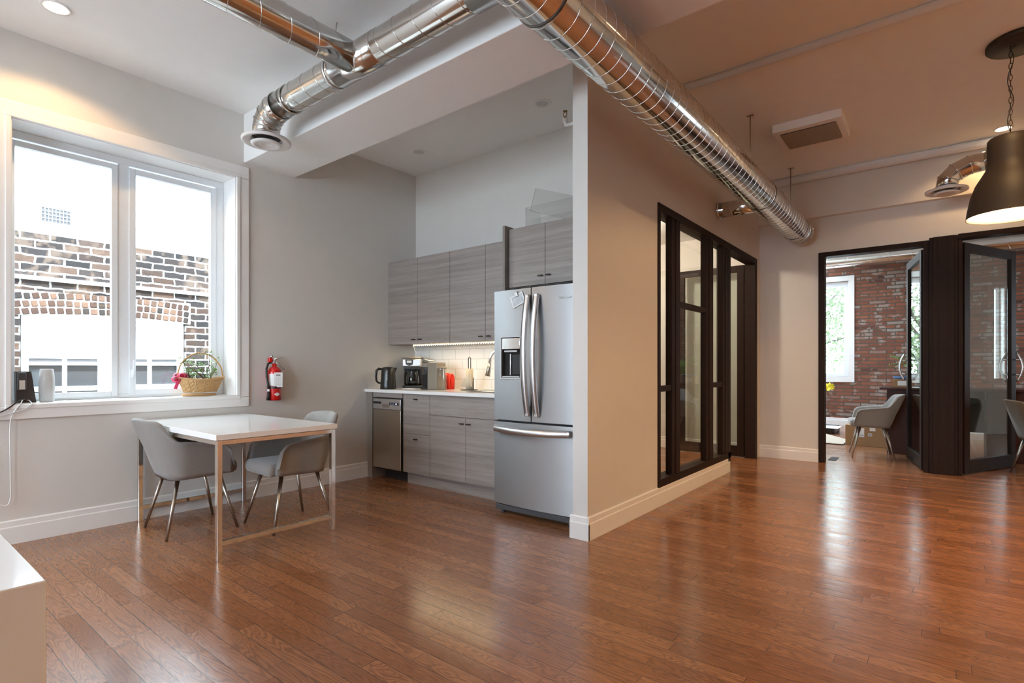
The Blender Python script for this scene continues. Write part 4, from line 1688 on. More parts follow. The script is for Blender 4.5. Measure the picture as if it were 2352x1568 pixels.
# LED strip
ls = thing('led_strip', (-3.68, 3.85, 1.366), 'row of warm glowing LED beads under the wall cabinets', 'light strip')
b = MB()
b.box(-4.425, -2.92, 3.852, 3.862, 1.376, 1.386)
b.sweep([(-4.425, 3.856, 1.38), (-4.44, 3.88, 1.33), (-4.45, 3.93, 1.29), (-4.46, 4.0, 1.275)], 0.002, 6)
obj('backing_tape', b, white_m, ls)
bd0 = None
for k in range(48):
    x = -4.42 + k * 0.0312
    if bd0 is None:
        b = MB().use(led_m)
        b.ball((x, 3.848, 1.375), 0.0042, seg=8)
        bd0 = obj('diode', b, None, ls)
    else:
        c = bd0.copy()
        COL.objects.link(c)
        c.location = (k * 0.0312, 0, 0)
l = bpy.data.lights.new('led_strip_light', 'AREA')
l.shape = 'RECTANGLE'
l.size = 1.45
l.size_y = 0.015
l.energy = 2.4
l.color = (1.0, 0.80, 0.50)
o = bpy.data.objects.new('led_strip_light', l)
COL.objects.link(o)
o.parent = ls
o.location = (0.0, 0.008, 0.004)

# kettle
kc = (-4.50, 3.575)
kt = thing('electric_kettle', (kc[0], kc[1], 0.919), 'black electric kettle at the left end of the worktop', 'kettle')
b = MB().use(black_m)
b.lathe([(0.001, 0.0), (0.078, 0.0), (0.082, 0.008), (0.080, 0.03), (0.072, 0.14), (0.066, 0.21), (0.060, 0.222), (0.02, 0.230), (0.001, 0.230)], (kc[0], kc[1], 0.919), 36)
dv = Vector((0.62, 0.78, 0))
side = Vector((-0.78, 0.62, 0))
base = Vector((kc[0], kc[1], 0.919))
b.add([base + dv * 0.05 + side * 0.028 + Vector((0, 0, .219)), base + dv * 0.05 - side * 0.028 + Vector((0, 0, .219)), base + dv * 0.092 + Vector((0, 0, .222)), base + dv * 0.066 + side * 0.02 + Vector((0, 0, .16)), base + dv * 0.066 - side * 0.02 + Vector((0, 0, .16))],
      [(0, 1, 2), (0, 2, 3), (1, 4, 2), (2, 4, 3), (0, 3, 4, 1)])
kb = obj('body', b, None, kt)
b = MB().use(black_m)
hp = [base - dv * u + Vector((0, 0, z)) for u, z in ((0.06, 0.205), (0.095, 0.21), (0.118, 0.19), (0.124, 0.13), (0.118, 0.085), (0.10, 0.066), (0.07, 0.06))]
b.sweep(hp, [0.010, 0.013, 0.013, 0.012, 0.011, 0.010, 0.010], 12)
obj('handle', b, None, kt)
b = MB().use(white_m)
vd = Vector((0.78, -0.62, 0))
for k in range(10):
    zz = 0.095 + k * 0.0105
    c0 = base + vd * (0.0765 - 0.00008 * (zz * 1000 - 95)) - dv * 0.012
    b.box(-0.004, 0.004, -0.0012, 0.0012, -0.0035, 0.0035, M=Matrix.Translation(c0 + Vector((0, 0, zz))) @ Matrix.Rotation(math.atan2(vd.y, vd.x) + PI / 2, 4, 'Z'))
obj('lettering', b, None, kb)
# coffee maker
cm = thing('coffee_maker', (-4.52, 3.93, 0.919), 'black and steel drip coffee maker with glass carafe', 'coffee maker')
X0, X1, Y0, Y1 = -4.62, -4.42, 3.83, 4.03
b = MB().use(black_m)
b.box(X0, X1, Y0 - .02, Y1, 0.919, 0.95, 0.01)
b.box(X0, X1, Y1 - 0.09, Y1, 0.95, 1.15, 0.01)
b.box(X0 + 0.01, X1 - 0.01, Y0, Y1, 1.125, 1.15, 0.005)
obj('housing', b, None, cm)
b = MB().use(steel2_m)
b.box(X0 - 0.002, X1 + 0.002, Y0 - 0.012, Y1 - 0.01, 1.15, 1.235, 0.012)
br_ = obj('brew_head', b, None, cm)
b = MB().use(mat('taupe_lid', (0.20, 0.17, 0.13), 0.4))
b.box(X0 - 0.004, X1 + 0.004, Y0 - 0.014, Y1 - 0.008, 1.232, 1.256, 0.011, 3)
obj('lid', b, None, cm)
b = MB().use(black_m)
b.prism([(X0 + 0.03, 1.225), (X0 + 0.115, 1.225), (X0 + 0.11, 1.175), (X0 + 0.073, 1.157), (X0 + 0.036, 1.175)], 'Y', Y0 - 0.016, Y0 - 0.008)
b.use(lgrey_m)
b.box(X0 + 0.048, X0 + 0.098, Y0 - 0.0175, Y0 - 0.015, 1.193, 1.216)
obj('clock_panel', b, None, br_)
b = MB().use(smoke_m)
b.lathe([(0.05, 0.0), (0.066, 0.01), (0.074, 0.05), (0.068, 0.10), (0.05, 0.135), (0.052, 0.15)], (-4.52, 3.90, 0.951), 32)
ca = obj('carafe', b, None, cm)
b = MB().use(black_m)
b.lathe([(0.054, 0.0), (0.054, 0.012), (0.001, 0.018)], (-4.52, 3.90, 1.098), 24)
b.sweep([(-4.49, 3.855, 1.10), (-4.46, 3.80, 1.095), (-4.455, 3.785, 1.05), (-4.465, 3.82, 0.99)], 0.009, 8)
obj('carafe_handle', b, None, ca)
cm.rotation_euler = (0, 0, math.radians(42))
# capsule machine
cpm = thing('capsule_machine', (-4.02, 3.82, 0.919), 'taupe capsule coffee machine with clear water tank', 'coffee machine')
tp_m = mat('taupe_plastic', (0.27, 0.23, 0.18), 0.38)
b = MB().use(tp_m)
b.box(-4.10, -3.96, 3.75, 3.88, 0.919, 1.195, 0.012)
b.box(-4.19, -4.095, 3.752, 3.878, 1.145, 1.193, 0.012, 3)
obj('body', b, None, cpm)
b = MB().use(black_m)
b.box(-4.185, -4.10, 3.76, 3.87, 0.919, 1.07, 0.006)
b.box(-4.20, -4.09, 3.755, 3.875, 0.919, 0.945, 0.004)
b.use(dgrey_m)
b.cyl((-4.155, 3.80, 1.06), (-4.155, 3.80, 1.20), 0.038, seg=24)
obj('brew_unit', b, None, cpm)
b = MB().use(steel2_m)
b.sweep([(-4.19, 3.77, 1.205), (-4.16, 3.77, 1.222), (-4.11, 3.78, 1.212), (-4.06, 3.80, 1.205)], 0.008, 8)
obj('lever', b, None, cpm)
b = MB().use(acry_m)
b.lathe([(0.044, 0.0), (0.047, 0.005), (0.047, 0.21)], (-3.925, 3.79, 0.922), 32)
wt = obj('water_tank', b, None, cpm)
b = MB().use(tp_m)
b.lathe([(0.001, 0.02), (0.042, 0.018), (0.052, 0.012), (0.052, 0.0), (0.001, 0.0)], (-3.925, 3.79, 1.132), 32)
obj('tank_lid', b, None, wt)
# fruit and dish seen behind the tank
b = MB().use(mat('pale_yellow_peel', (0.62, 0.50, 0.24), 0.5))
b.ball((-4.125, 3.945, 0.953), 0.033, sz=1.0)
tag(obj('lemon', b, None), 'pale yellow lemon behind the clear water tank', 'fruit')
b = MB().use(white_m)
b.lathe([(0.001, 0.0), (0.05, 0.0), (0.075, 0.012), (0.078, 0.014), (0.05, 0.004), (0.001, 0.004)], (-4.25, 4.03, 0.9195), 32)
tag(obj('saucer', b, None), 'white saucer on the worktop behind the capsule machine', 'plate')
b = MB().use(white_m)
b.box(-4.40, -4.22, 3.68, 3.76, 0.9195, 0.926, 0.002)
tag(obj('tray', b, None), 'thin white tray in front of the coffee maker', 'tray')
# red silicone mitt standing as a folded sleeve
b = MB().use(redf_m)
grid = []
for k in range(25):
    a = 2 * PI * k / 24
    ex = 0.5 + 0.5 * math.cos(a)
    x = -4.00 + 0.075 * math.cos(a)
    y = 3.955 + 0.045 * math.sin(a)
    top = 1.088 - 0.022 * ex
    grid.append([(x, y, 0.9195), (x + 0.006 * ex, y, 1.00), (x, y, top - 0.02), (x - 0.012 * ex, y, top)])
b.grid(grid)
# rounded mouth facing right
P = []
for k in range(17):
    a = 2 * PI * k / 16
    P.append([(-3.935 + dx, 3.935 + 0.034 * rr * math.cos(a), 1.0 + 0.072 * rr * math.sin(a)) for dx, rr in ((-0.03, 1.1), (0.006, 1.12), (0.014, 1.0), (0.004, 0.86), (-0.03, 0.8))])
b.grid(P)
o = obj('red_oven_mitt', b, None)
tag(o, 'bright red silicone oven mitt standing on the worktop beside the water tank', 'oven mitt')
md_ = o.modifiers.new('t', 'SOLIDIFY')
md_.thickness = 0.006
# paper towel
pt = thing('paper_towel_holder', (-3.65, 3.90, 0.919), 'kraft paper towel roll on a black wire stand', 'paper towel holder')
b = MB().use(black_m)
b.cyl((-3.655, 3.90, 0.919), (-3.655, 3.90, 0.926), 0.085, seg=32)
b.sweep([(-3.665, 3.90, 0.926), (-3.665, 3.90, 1.225), (-3.662, 3.90, 1.238), (-3.650, 3.90, 1.245), (-3.638, 3.90, 1.238), (-3.635, 3.90, 1.225), (-3.635, 3.90, 0.926)], 0.004, 8)
b.cyl((-3.58, 3.88, 0.926), (-3.58, 3.88, 1.045), 0.004, seg=8)
obj('stand', b, None, pt)
b = MB().use(towel_m)
b.lathe([(0.018, 0.0), (0.036, 0.0), (0.036, 0.205), (0.018, 0.205)], (-3.650, 3.90, 0.927), 32)
b.add([(-3.685, 3.895, 1.03), (-3.69, 3.89, 0.945), (-3.745, 3.86, 0.955), (-3.70, 3.885, 1.04)], [(0, 1, 2, 3)])
b.add([(-3.62, 3.88, 1.13), (-3.60, 3.86, 0.96), (-3.555, 3.83, 0.955), (-3.605, 3.87, 1.13)], [(0, 1, 2, 3)])
obj('towel_roll', b, None, pt)

# ================================================================== WINDOW SILL THINGS
SZ = WZ0 + 0.0045
# router with stand
rt = thing('internet_modem', (-4.83, 0.79, SZ), 'dark grey upright modem with a white sticker at the left of the sill', 'modem')
b = MB().use(dgrey_m)
b.prism([(0.748, SZ), (0.848, SZ), (0.822, 1.118), (0.745, 1.118)], 'X', -4.885, -4.815)
b.box(-4.815, -4.765, 0.748, 0.79, SZ + 0.085, 1.112, 0.006)
obj('body', b, None, rt)
b = MB().use(paper_m)
b.box(-4.765, -4.7635, 0.753, 0.782, 1.00, 1.06)
obj('sticker', b, None, rt)
b = MB().use(lgrey_m)
b.prism([(0.905 - 0.04, SZ)] * 0 + [(0, 0), (1, 0), (1, 1)], 'X', 0, 0) if False else None
b.lathe([(0.001, 0.0), (0.036, 0.0), (0.040, 0.006), (0.044, 0.08), (0.043, 0.15), (0.036, 0.222), (0.032, 0.225), (0.001, 0.222)], (-4.83, 0.905, SZ), 36)
tag(obj('mesh_router', b, None), 'pale grey tapering cylinder speaker beside the modem', 'speaker')
for (pts, r, lab, m_) in (([(-4.80, 0.79, SZ + .02), (-4.745, 0.775, 0.935), (-4.71, 0.74, 0.925), (-4.69, 0.66, 0.865), (-4.685, 0.55, 0.83), (-4.685, 0.40, 0.80)], 0.004, 'black cable running from the modem along the window casing', black_m),
                          ([(-4.81, 0.80, SZ + .015), (-4.745, 0.80, 0.925), (-4.69, 0.80, 0.90), (-4.688, 0.74, 0.86), (-4.688, 0.62, 0.83), (-4.69, 0.45, 0.78)], 0.003, 'thin grey cable sagging across the lower window casing', lgrey_m),
                          ([(-4.80, 0.77, SZ + .012), (-4.74, 0.765, 0.93), (-4.70, 0.75, 0.91), (-4.695, 0.70, 0.80), (-4.70, 0.70, 0.50), (-4.70, 0.70, 0.30), (-4.70, 0.67, 0.26), (-4.70, 0.62, 0.33), (-4.70, 0.6, 0.6)], 0.003, 'pale cable hanging down the wall below the window corner', white_m)):
    b = MB()
    # smooth the path
    P2 = []
    pp = [Vector(p) for p in pts]
    for i in range(len(pp) - 1):
        p0, p1, p2, p3 = pp[max(i - 1, 0)], pp[i], pp[i + 1], pp[min(i + 2, len(pp) - 1)]
        for q in range(6):
            t_ = q / 6
            P2.append(0.5 * ((2 * p1) + (-p0 + p2) * t_ + (2 * p0 - 5 * p1 + 4 * p2 - p3) * t_ ** 2 + (-p0 + 3 * p1 - 3 * p2 + p3) * t_ ** 3))
    P2.append(pp[-1])
    b.sweep(P2, r, 8)
    tag(obj('power_cable', b, m_), lab, 'cable', 'cables below the modem')

# basket with jade plant
BX, BY = -4.835, 1.895
bk = thing('flower_basket', (BX, BY, SZ), 'golden wicker basket with hoop handle and leggy jade plant on the sill', 'basket')
b = MB().use(wicker_m)
n = 48
rings = []
lv = 9
for j in range(lv):
    f = j / (lv - 1)
    ry = 0.125 + 0.055 * f
    rxx = 0.055 + 0.03 * f
    z = SZ + 0.03 + 0.105 * f + 0.0
    row = []
    for k in range(n):
        a = 2 * PI * k / n
        w_ = 0.003 * (1 if (k // 2 + j) % 2 else -1)
        row.append((BX + (rxx + w_) * math.cos(a), BY + (ry + w_) * math.sin(a), z + 0.018 * f * math.sin(a) ** 2))
    rings.append(row)
b.grid([r_ + [r_[0]] for r_ in rings], smooth=False)
b.add(rings[0], [tuple(range(n))])
rim = [Vector(p) for p in rings[-1]]
b.sweep(rim, 0.007, 8, closed=True)
for k in range(0, n, 3):
    b.sweep([Vector(r_[k]) * 1.0 for r_ in rings], 0.003, 5)
bw = obj('woven_bowl', b, None, bk)
b = MB().use(wicker_m)
hn = []
for k in range(25):
    a = PI * k / 24
    hn.append((BX + 0.004 * math.sin(k), BY - 0.178 * math.cos(a), SZ + 0.14 + 0.215 * math.sin(a)))
b.sweep(hn, 0.006, 8)
b.sweep([(p[0] + 0.007 * math.cos(i * 1.3), p[1], p[2] + 0.007 * math.sin(i * 1.3)) for i, p in enumerate(hn)], 0.003, 6)
obj('hoop_handle', b, None, bk)
b = MB().use(wicker_m)
ringp = [(BX + 0.062 * math.cos(2 * PI * k / 24), BY - 0.01 + 0.125 * math.sin(2 * PI * k / 24), SZ + 0.010) for k in range(24)]
b.sweep(ringp, 0.009, 8, closed=True)
obj('foot_ring', b, None, bk)
b = MB().use(pink_m)
for (a, c, z, s) in ((-0.19, 0.02, 0.14, 1), (-0.175, -0.01, 0.17, .8), (-0.15, 0.03, 0.17, .9), (-0.12, 0.02, 0.165, .8)):
    M = Matrix.Translation((BX + c, BY + a, SZ + z)) @ Matrix.Rotation(random.uniform(-1, 1), 4, 'X') @ Matrix.Rotation(random.uniform(-.6, .6), 4, 'Z')
    P = []
    for k in range(15):
        q = 2 * PI * k / 14
        P.append([M @ Vector((0.014 * u, 0.028 * s * math.cos(q) * (1 - .25 * u), 0.021 * s * math.sin(q) * (1 - .25 * u))) for u in (-1, -.3, .4, 1)])
    b.grid(P)
    b.ball(tuple(M @ Vector((-0.006, 0, 0))), 0.016 * s, sx=.6, seg=10)
b.add([(BX + 0.03, BY - 0.19, SZ + 0.13), (BX + 0.03, BY - 0.165, SZ + 0.125), (BX + 0.035, BY - 0.19, SZ + 0.06), (BX + 0.03, BY - 0.215, SZ + 0.065)], [(0, 1, 2, 3)])
o = obj('ribbon_bow', b, None, bk, label='pink ribbon bow')
md_ = o.modifiers.new('t', 'SOLIDIFY')
md_.thickness = 0.002
b = MB().use(stem_m)
tips = []
rnd = random.Random(4)
for k in range(13):
    y0 = BY + rnd.uniform(-0.10, 0.10)
    x0 = BX + rnd.uniform(-0.03, 0.03)
    ty = BY + rnd.uniform(-0.20, 0.16)
    tz = SZ + rnd.uniform(0.18, 0.36)
    mid = ((x0 * 1.0), (y0 + ty) / 2 + rnd.uniform(-.02, .02), (SZ + 0.11 + tz) / 2)
    pth = [(x0, y0, SZ + 0.10), mid, (x0 + rnd.uniform(-.03, .03), ty, tz)]
    b.sweep(pth, [0.0035, 0.0028, 0.002], 6)
    tips.append(pth[2])
    tips.append(mid)
    if rnd.random() < .6:
        t2 = (mid[0] + rnd.uniform(-.03, .03), mid[1] + rnd.uniform(-.05, .05), mid[2] + 0.06)
        b.sweep([mid, t2], 0.0018, 5)
        tips.append(t2)
obj('stems', b, None, bk)
b = MB().use(leaf_m)
for tpt in tips:
    for q in range(16):
        d = Vector((rnd.gauss(0, 1), rnd.gauss(0, 1), rnd.gauss(0.3, 1))).normalized()
        c = Vector(tpt) + d * rnd.uniform(0.004, 0.024)
        s = d.cross(Vector((0.3, 0.2, 1))).normalized() * 0.007
        L = d * 0.018
        b.add([c, c + L * .5 + s, c + L, c + L * .5 - s], [(0, 1, 2, 3)])
obj('leaves', b, None, bk)['kind'] = 'stuff'
b = MB().use(towel_m)
for k in range(5):
    b.sweep([(BX, BY + 0.005 * k - .01, SZ + 0.33), (BX + 0.01, BY - 0.02 + 0.012 * k, SZ + 0.37), (BX + 0.01, BY - 0.05 + 0.025 * k, SZ + 0.395 + 0.01 * (k % 2))], [0.003, 0.002, 0.001], 5)
b.sweep([(BX + 0.06, BY - 0.08, SZ + 0.16), (BX + 0.088, BY - 0.075, SZ + 0.11), (BX + 0.085, BY - 0.085, SZ + 0.02)], 0.0015, 5)
obj('raffia_tie', b, None, bk)

# fire extinguisher
EX, EY = -4.655, 2.435
fe = thing('fire_extinguisher', (EX, EY, 0.852), 'red fire extinguisher with tag and black hose on the wall', 'fire extinguisher')
b = MB().use(red_m)
b.lathe([(0.001, 0.0), (0.052, 0.0), (0.058, 0.01), (0.058, 0.245), (0.052, 0.272), (0.035, 0.292), (0.02, 0.300), (0.019, 0.325), (0.001, 0.325)], (EX, EY, 0.852), 36)
cy = obj('cylinder', b, None, fe)
b = MB().use(paper_m)
b.lathe([(0.0586, 0.13), (0.0586, 0.235)], (EX, EY, 0.852), 20, a0=-1.35, a1=0.0)
obj('instruction_label', b, None, cy)
b = MB().use(black_m)
b.lathe([(0.0592, 0.105), (0.0592, 0.125)], (EX, EY, 0.852), 36)
b.box(XL, EX - 0.05, EY - 0.02, EY + 0.02, 0.95, 0.99)
obj('bracket_strap', b, None, fe)
b = MB().use(paper_m)
Mt = Matrix.Translation((EX + 0.0605, EY + 0.004, 1.035)) @ Matrix.Rotation(-0.30, 4, 'Z')
b.box(0.0, 0.0015, -0.036, 0.036, -0.065, 0.065, M=Mt)
b.use(print_m)
b.box(0.0015, 0.0019, -0.018, 0.018, 0.037, 0.045, M=Mt)
for k in range(4):
    b.box(0.0015, 0.0018, -0.028, 0.028, 0.022 - k * 0.022, 0.0225 - k * 0.022, M=Mt)
for k in range(3):
    b.box(0.0015, 0.0018, -0.016 + k * 0.016, -0.0154 + k * 0.016, -0.05, 0.03, M=Mt)
tg = obj('inspection_tag', b, None, fe)
b = MB().use(paper_m)
P = []
for (aa, z) in ((-0.62, 0), (-0.1, 0.018), (0.42, 0), (-0.1, -0.018)):
    pass
dm = []
for k in range(9):
    a = -0.55 + 1.0 * k / 8
    h = 0.017 * (1 - abs(k - 4) / 4)
    dm.append([(EX + 0.0588 * math.cos(a), EY + 0.0588 * math.sin(a), 0.852 + 0.055 + s * h) for s in (-1, 1)])
b.grid(dm)
obj('diamond_emblem', b, None, cy)
b = MB().use(steel2_m)
b.cyl((EX, EY, 1.175), (EX, EY, 1.215), 0.016, seg=16)
b.sweep([(EX, EY - 0.01, 1.215), (EX + 0.01, EY + 0.03, 1.225), (EX + 0.02, EY + 0.085, 1.235)], [0.009, 0.007, 0.004], 8)
b.sweep([(EX, EY, 1.195), (EX + 0.012, EY + 0.04, 1.17), (EX + 0.02, EY + 0.085, 1.125)], [0.009, 0.008, 0.006], 8)
b.cyl((EX, EY - 0.02, 1.235), (EX, EY - 0.03, 1.25), 0.012, seg=12)
vl = obj('valve_lever', b, None, fe)
b = MB().use(red_m)
b.box(EX - 0.018, EX + 0.018, EY - 0.055, EY - 0.022, 1.19, 1.23, 0.006)
obj('gauge', b, None, vl)
b = MB().use(black_m)
b.sweep([(EX, EY - 0.03, 1.185), (EX + .01, EY - 0.06, 1.18), (EX + .02, EY - 0.082, 1.13), (EX + .025, EY - 0.082, 1.06), (EX + .03, EY - 0.07, 0.99), (EX + .03, EY - 0.068, 0.955)], 0.0095, 10)
b.sweep([(EX + .03, EY - 0.068, 0.935), (EX + .03, EY - 0.072, 0.855)], [0.011, 0.016], 12)
b.use(white_m)
b.sweep([(EX + .03, EY - 0.068, 0.957), (EX + .03, EY - 0.068, 0.934)], [0.008, 0.013], 12)
obj('hose', b, None, fe)

# ================================================================== OFFICE CONTENTS
dk = thing('writing_desk', (-0.35, 9.1, 0), 'dark mahogany desk behind the tub chair in the office', 'desk')
b = MB()
b.box(-0.66, 0.9, 8.70, 9.35, 0.845, 0.875, 0.006)
obj('desktop', b, deskwood_m, dk)
b = MB()
b.box(-0.58, -0.12, 8.74, 9.31, 0.0, 0.845, 0.004)
b.box(0.42, 0.85, 8.74, 9.31, 0.0, 0.845, 0.004)
b.box(-0.12, 0.42, 9.2, 9.23, 0.3, 0.845)
obj('pedestal', b, deskwood_m, dk)
b = MB()
for z0, z1 in ((0.06, 0.29), (0.31, 0.54), (0.56, 0.76)):
    b.box(-0.585, -0.58, 8.78, 9.27, z0, z1)
obj('drawer_front', b, deskwood_m, dk)
cb = thing('cardboard_box', (-0.95, 9.45, 0), 'brown shipping box with printed labels on the office floor', 'box')
b = MB()
b.box(-1.12, -0.60, 9.28, 9.60, 0.0, 0.30, 0.003)
cbb = obj('carton', b, card_m, cb)
b = MB()
b.use(paper_m)
b.box(-0.985, -0.885, 9.278, 9.2795, 0.13, 0.26)
b.box(-0.84, -0.79, 9.278, 9.2795, 0.15, 0.19)
b.box(-0.82, -0.75, 9.278, 9.2795, 0.225, 0.27)
b.use(print_m)
for k in range(14):
    b.box(-0.975 + k * 0.006, -0.972 + k * 0.006, 9.2765, 9.278, 0.15, 0.165)
for k in range(3):
    b.box(-0.975, -0.93, 9.2765, 9.278, 0.245 - k * .012, 0.249 - k * .012)
for k in range(6):
    b.box(-0.832 + k * 0.006, -0.828 + k * 0.006, 9.2765, 9.278, 0.16, 0.18)
obj('shipping_label', b, None, cbb)
b = MB()
b.add([(-1.75, 9.3, 0.006), (-1.14, 9.2, 0.012), (-1.13, 9.75, 0.016), (-1.55, 10.4, 0.02), (-1.85, 10.2, 0.01)], [(0, 1, 2, 3, 4)])
o = obj('flattened_cardboard', b, cardl_m)
tag(o, 'pale flattened cardboard lying on the office floor behind the doorway', 'cardboard')
md_ = o.modifiers.new('t', 'SOLIDIFY')
md_.thickness = 0.006
b = MB()
b.box(-1.9, -1.45, 10.7, 11.3, 0.0, 0.10, 0.01)
tag(obj('floor_cushion', b, dgrey_m), 'dark grey flat bundle on the floor beside the cardboard', 'bundle')
b = MB()
b.box(-1.85, -1.38, 10.55, 11.0, 0.102, 0.106, M=Matrix.Translation((0, 0, 0.0)))
tag(obj('paper_sheet', b, paper_m), 'white sheets of paper spread beside the cardboard', 'paper')
bx = thing('small_box', (-0.43, 8.95, 0.876), 'small brown box with a pale label on the dark desk', 'box')
b = MB()
b.box(-0.52, -0.34, 8.88, 9.02, 0.876, 0.985, 0.002)
cbx = obj('carton', b, card_m, bx)
b = MB()
b.box(-0.47, -0.36, 8.877, 8.879, 0.90, 0.96)
obj('paper_label', b, paper_m, cbx)
b = MB()
b.lathe([(0.001, 0.0), (0.10, 0.0), (0.13, 0.03), (0.135, 0.03), (0.105, -0.004), (0.001, -0.004)], (-0.40, 8.95, 0.99), 24, sy=.6)
tag(obj('blue_tray', b, blue_m), 'blue plastic tray resting on the small brown box', 'tray')
pl = thing('potted_plant', (-0.22, 9.05, 0.876), 'leafy green potted plant on the office desk', 'plant')
b = MB()
b.lathe([(0.001, 0), (0.06, 0), (0.08, 0.14), (0.085, 0.15), (0.07, 0.14), (0.001, 0.13)], (-0.22, 9.05, 0.876), 24)
obj('pot', b, white_m, pl)
b = MB().use(leaf_m)
rnd = random.Random(2)
for k in range(7):
    a = PI + rnd.uniform(-1.3, 1.3)
    pth = [Vector((-0.22, 9.05, 1.0)), Vector((-0.22 + .12 * math.cos(a), 9.05 + .12 * math.sin(a), 1.18 + rnd.uniform(0, .08))), Vector((-0.22 + .36 * math.cos(a), 9.05 + .3 * math.sin(a), 1.26 + rnd.uniform(-.12, .12)))]
    b.sweep(pth, [0.006, 0.005, 0.002], 6)
    for i in range(2):
        for q in range(9):
            p = pth[i].lerp(pth[i + 1], q / 9)
            d = (pth[i + 1] - pth[i]).normalized()
            for s in (-1, 1):
                sd = d.cross(Vector((0, 0, 1))).normalized() * s
                t1 = p + sd * 0.055 + d * 0.025 + Vector((0, 0, .01))
                b.add([p, p + sd * .025 + d * .03, t1, p + sd * .03 - d * .008], [(0, 1, 2, 3)])
obj('foliage', b, None, pl)
yf = thing('yellow_flower', (-1.42, 9.9, 0), 'yellow flower beside the left jamb of the office doorway', 'flower')
b = MB().use(stem_m)
b.sweep([(-1.62, 10.55, 0.0), (-1.57, 10.5, 0.5), (-1.52, 10.45, 0.78)], 0.006, 6)
obj('stem', b, None, yf)
b = MB().use(yellow_m)
for k in range(9):
    a = 2 * PI * k / 9
    c = Vector((-1.51, 10.44, 0.80))
    d = Vector((math.cos(a), math.sin(a) * .5, 0.5 * math.sin(a) + .2)).normalized()
    s = d.cross(Vector((0, 1, .2))).normalized() * 0.035
    b.add([c, c + d * .05 + s, c + d * .11, c + d * .05 - s], [(0, 1, 2, 3)])
obj('petals', b, None, yf)
b = MB()
b.box(-1.105, -1.02, 7.62, 7.92, 0.0005, 0.004)
tag(obj('floor_register', b, gap_m), 'small black floor vent just inside the office door', 'vent')
# office duct and ceiling cassette
od = thing('ventilation_duct', (-0.5, 11.4, 2.96), 'galvanised spiral duct along the brick wall of the office', 'duct')
obj('spiral_pipe', duct_mesh([(-2.9, 11.4, 3.08), (3.5, 11.4, 3.08)], 0.12, 0.30), None, od)
b = MB()
b.box(-1.75, -1.15, 9.7, 10.4, 3.28, 3.345, 0.01)
tag(obj('ceiling_panel_light', b, mat('pale_green_grille', (0.55, 0.6, 0.5), .5)), 'pale square ceiling grille in the office', 'grille')
# small room behind the glazing: lamps
b = MB()
b.lathe([(0.14, 0.0), (0.14, -0.03), (0.001, -0.05)], (-3.1, 5.8, 2.9), 32)
o = obj('flush_ceiling_light', b, bulb_m)
tag(o, 'round ceiling light inside the glazed side room', 'light')
l = bpy.data.lights.new('side_room_lamp', 'POINT')
l.energy = ROOM_W
l.color = (1.0, 0.87, 0.72)
l.shadow_soft_size = 0.12
lo = bpy.data.objects.new('side_room_lamp', l)
COL.objects.link(lo)
lo.parent = o
lo.location = (0, 0, -0.12)

# ================================================================== OUTSIDE
b = MB()
b.box(-30, 30, -25, 40, -1.3, -1.2)
o = struct('ground_outside', b, asph_m)
XO = -7.0
ob = thing('brick_building', (XO - 0.3, 2.0, -1.2), 'old sooty brick building across the alley beyond the left window', 'building')
b = MB().use(brickout_m)
wy0, wy1, wz0, wz1 = 1.11, 2.58, 0.40, 1.66
b.box(XO - 0.3, XO, -8, wy0, -1.2, 2.47)
b.box(XO - 0.3, XO, wy1, 9, -1.2, 2.47)
b.box(XO - 0.3, XO, wy0, wy1, -1.2, wz0)
b.box(XO - 0.3, XO, wy0, wy1, wz1, 2.47)
obj('brick_wall', b, None, ob)
b = MB().use(stucco_m)
b.box(XO - 0.36, XO - 0.01, -8, 9, 2.47, 5.0)
up = obj('upper_wall', b, None, ob, label='bright white painted upper wall')
b = MB().use(stucco_m)
b.box(XO - 0.01, XO + 0.03, -8, 9, 2.005, 2.045)
obj('conduit_ledge', b, None, ob, label='white horizontal pipe across the bricks')
# small barred vent window
b = MB().use(dgrey_m)
b.box(XO - 0.02, XO - 0.008, 1.27, 1.50, 2.60, 2.745)
b.use(white_m)
for k in range(9):
    b.box(XO - 0.008, XO, 1.27 + k * 0.0288 - .0018, 1.27 + k * 0.0288 + .0018, 2.60, 2.745)
for k in range(5):
    b.box(XO - 0.008, XO, 1.27, 1.50, 2.60 + k * 0.036 - .0018, 2.60 + k * 0.036 + .0018)
obj('barred_vent', b, None, ob)
# arch of upright bricks over the window
arch_cols = [mat('arch_brick_%d' % k, c, 0.9, bump=0.4, bscale=40, var=0.3, vscale=30) for k, c in enumerate([(0.05, 0.024, 0.016), (0.13, 0.07, 0.045), (0.022, 0.016, 0.014), (0.08, 0.042, 0.028)])]
b = MB()
b.use(stucco_m)
b.box(XO - 0.005, XO + 0.002, wy0 - .05, wy1 + .05, 1.655, 1.90)
for rrow in range(3):
    y0 = wy0 - 0.05
    while y0 < wy1 + 0.03:
        wd = random.uniform(0.052, 0.068)
        f = (y0 - (wy0 + wy1) / 2) / 0.76
        z0 = 1.66 + rrow * 0.074 + 0.035 * (1 - f * f) + random.uniform(-.004, .004)
        b.use(arch_cols[random.randrange(4)])
        M = Matrix.Translation((XO, y0 + wd / 2, z0 + 0.033)) @ Matrix.Rotation(-f * 0.22 + random.uniform(-.05, .05), 4, 'X')
        b.box(0, 0.012, -wd / 2 + .003, wd / 2 - .003, -0.031, 0.031, 0.008, 2, M)
        y0 += wd + 0.008
obj('brick_arch', b, None, ob)
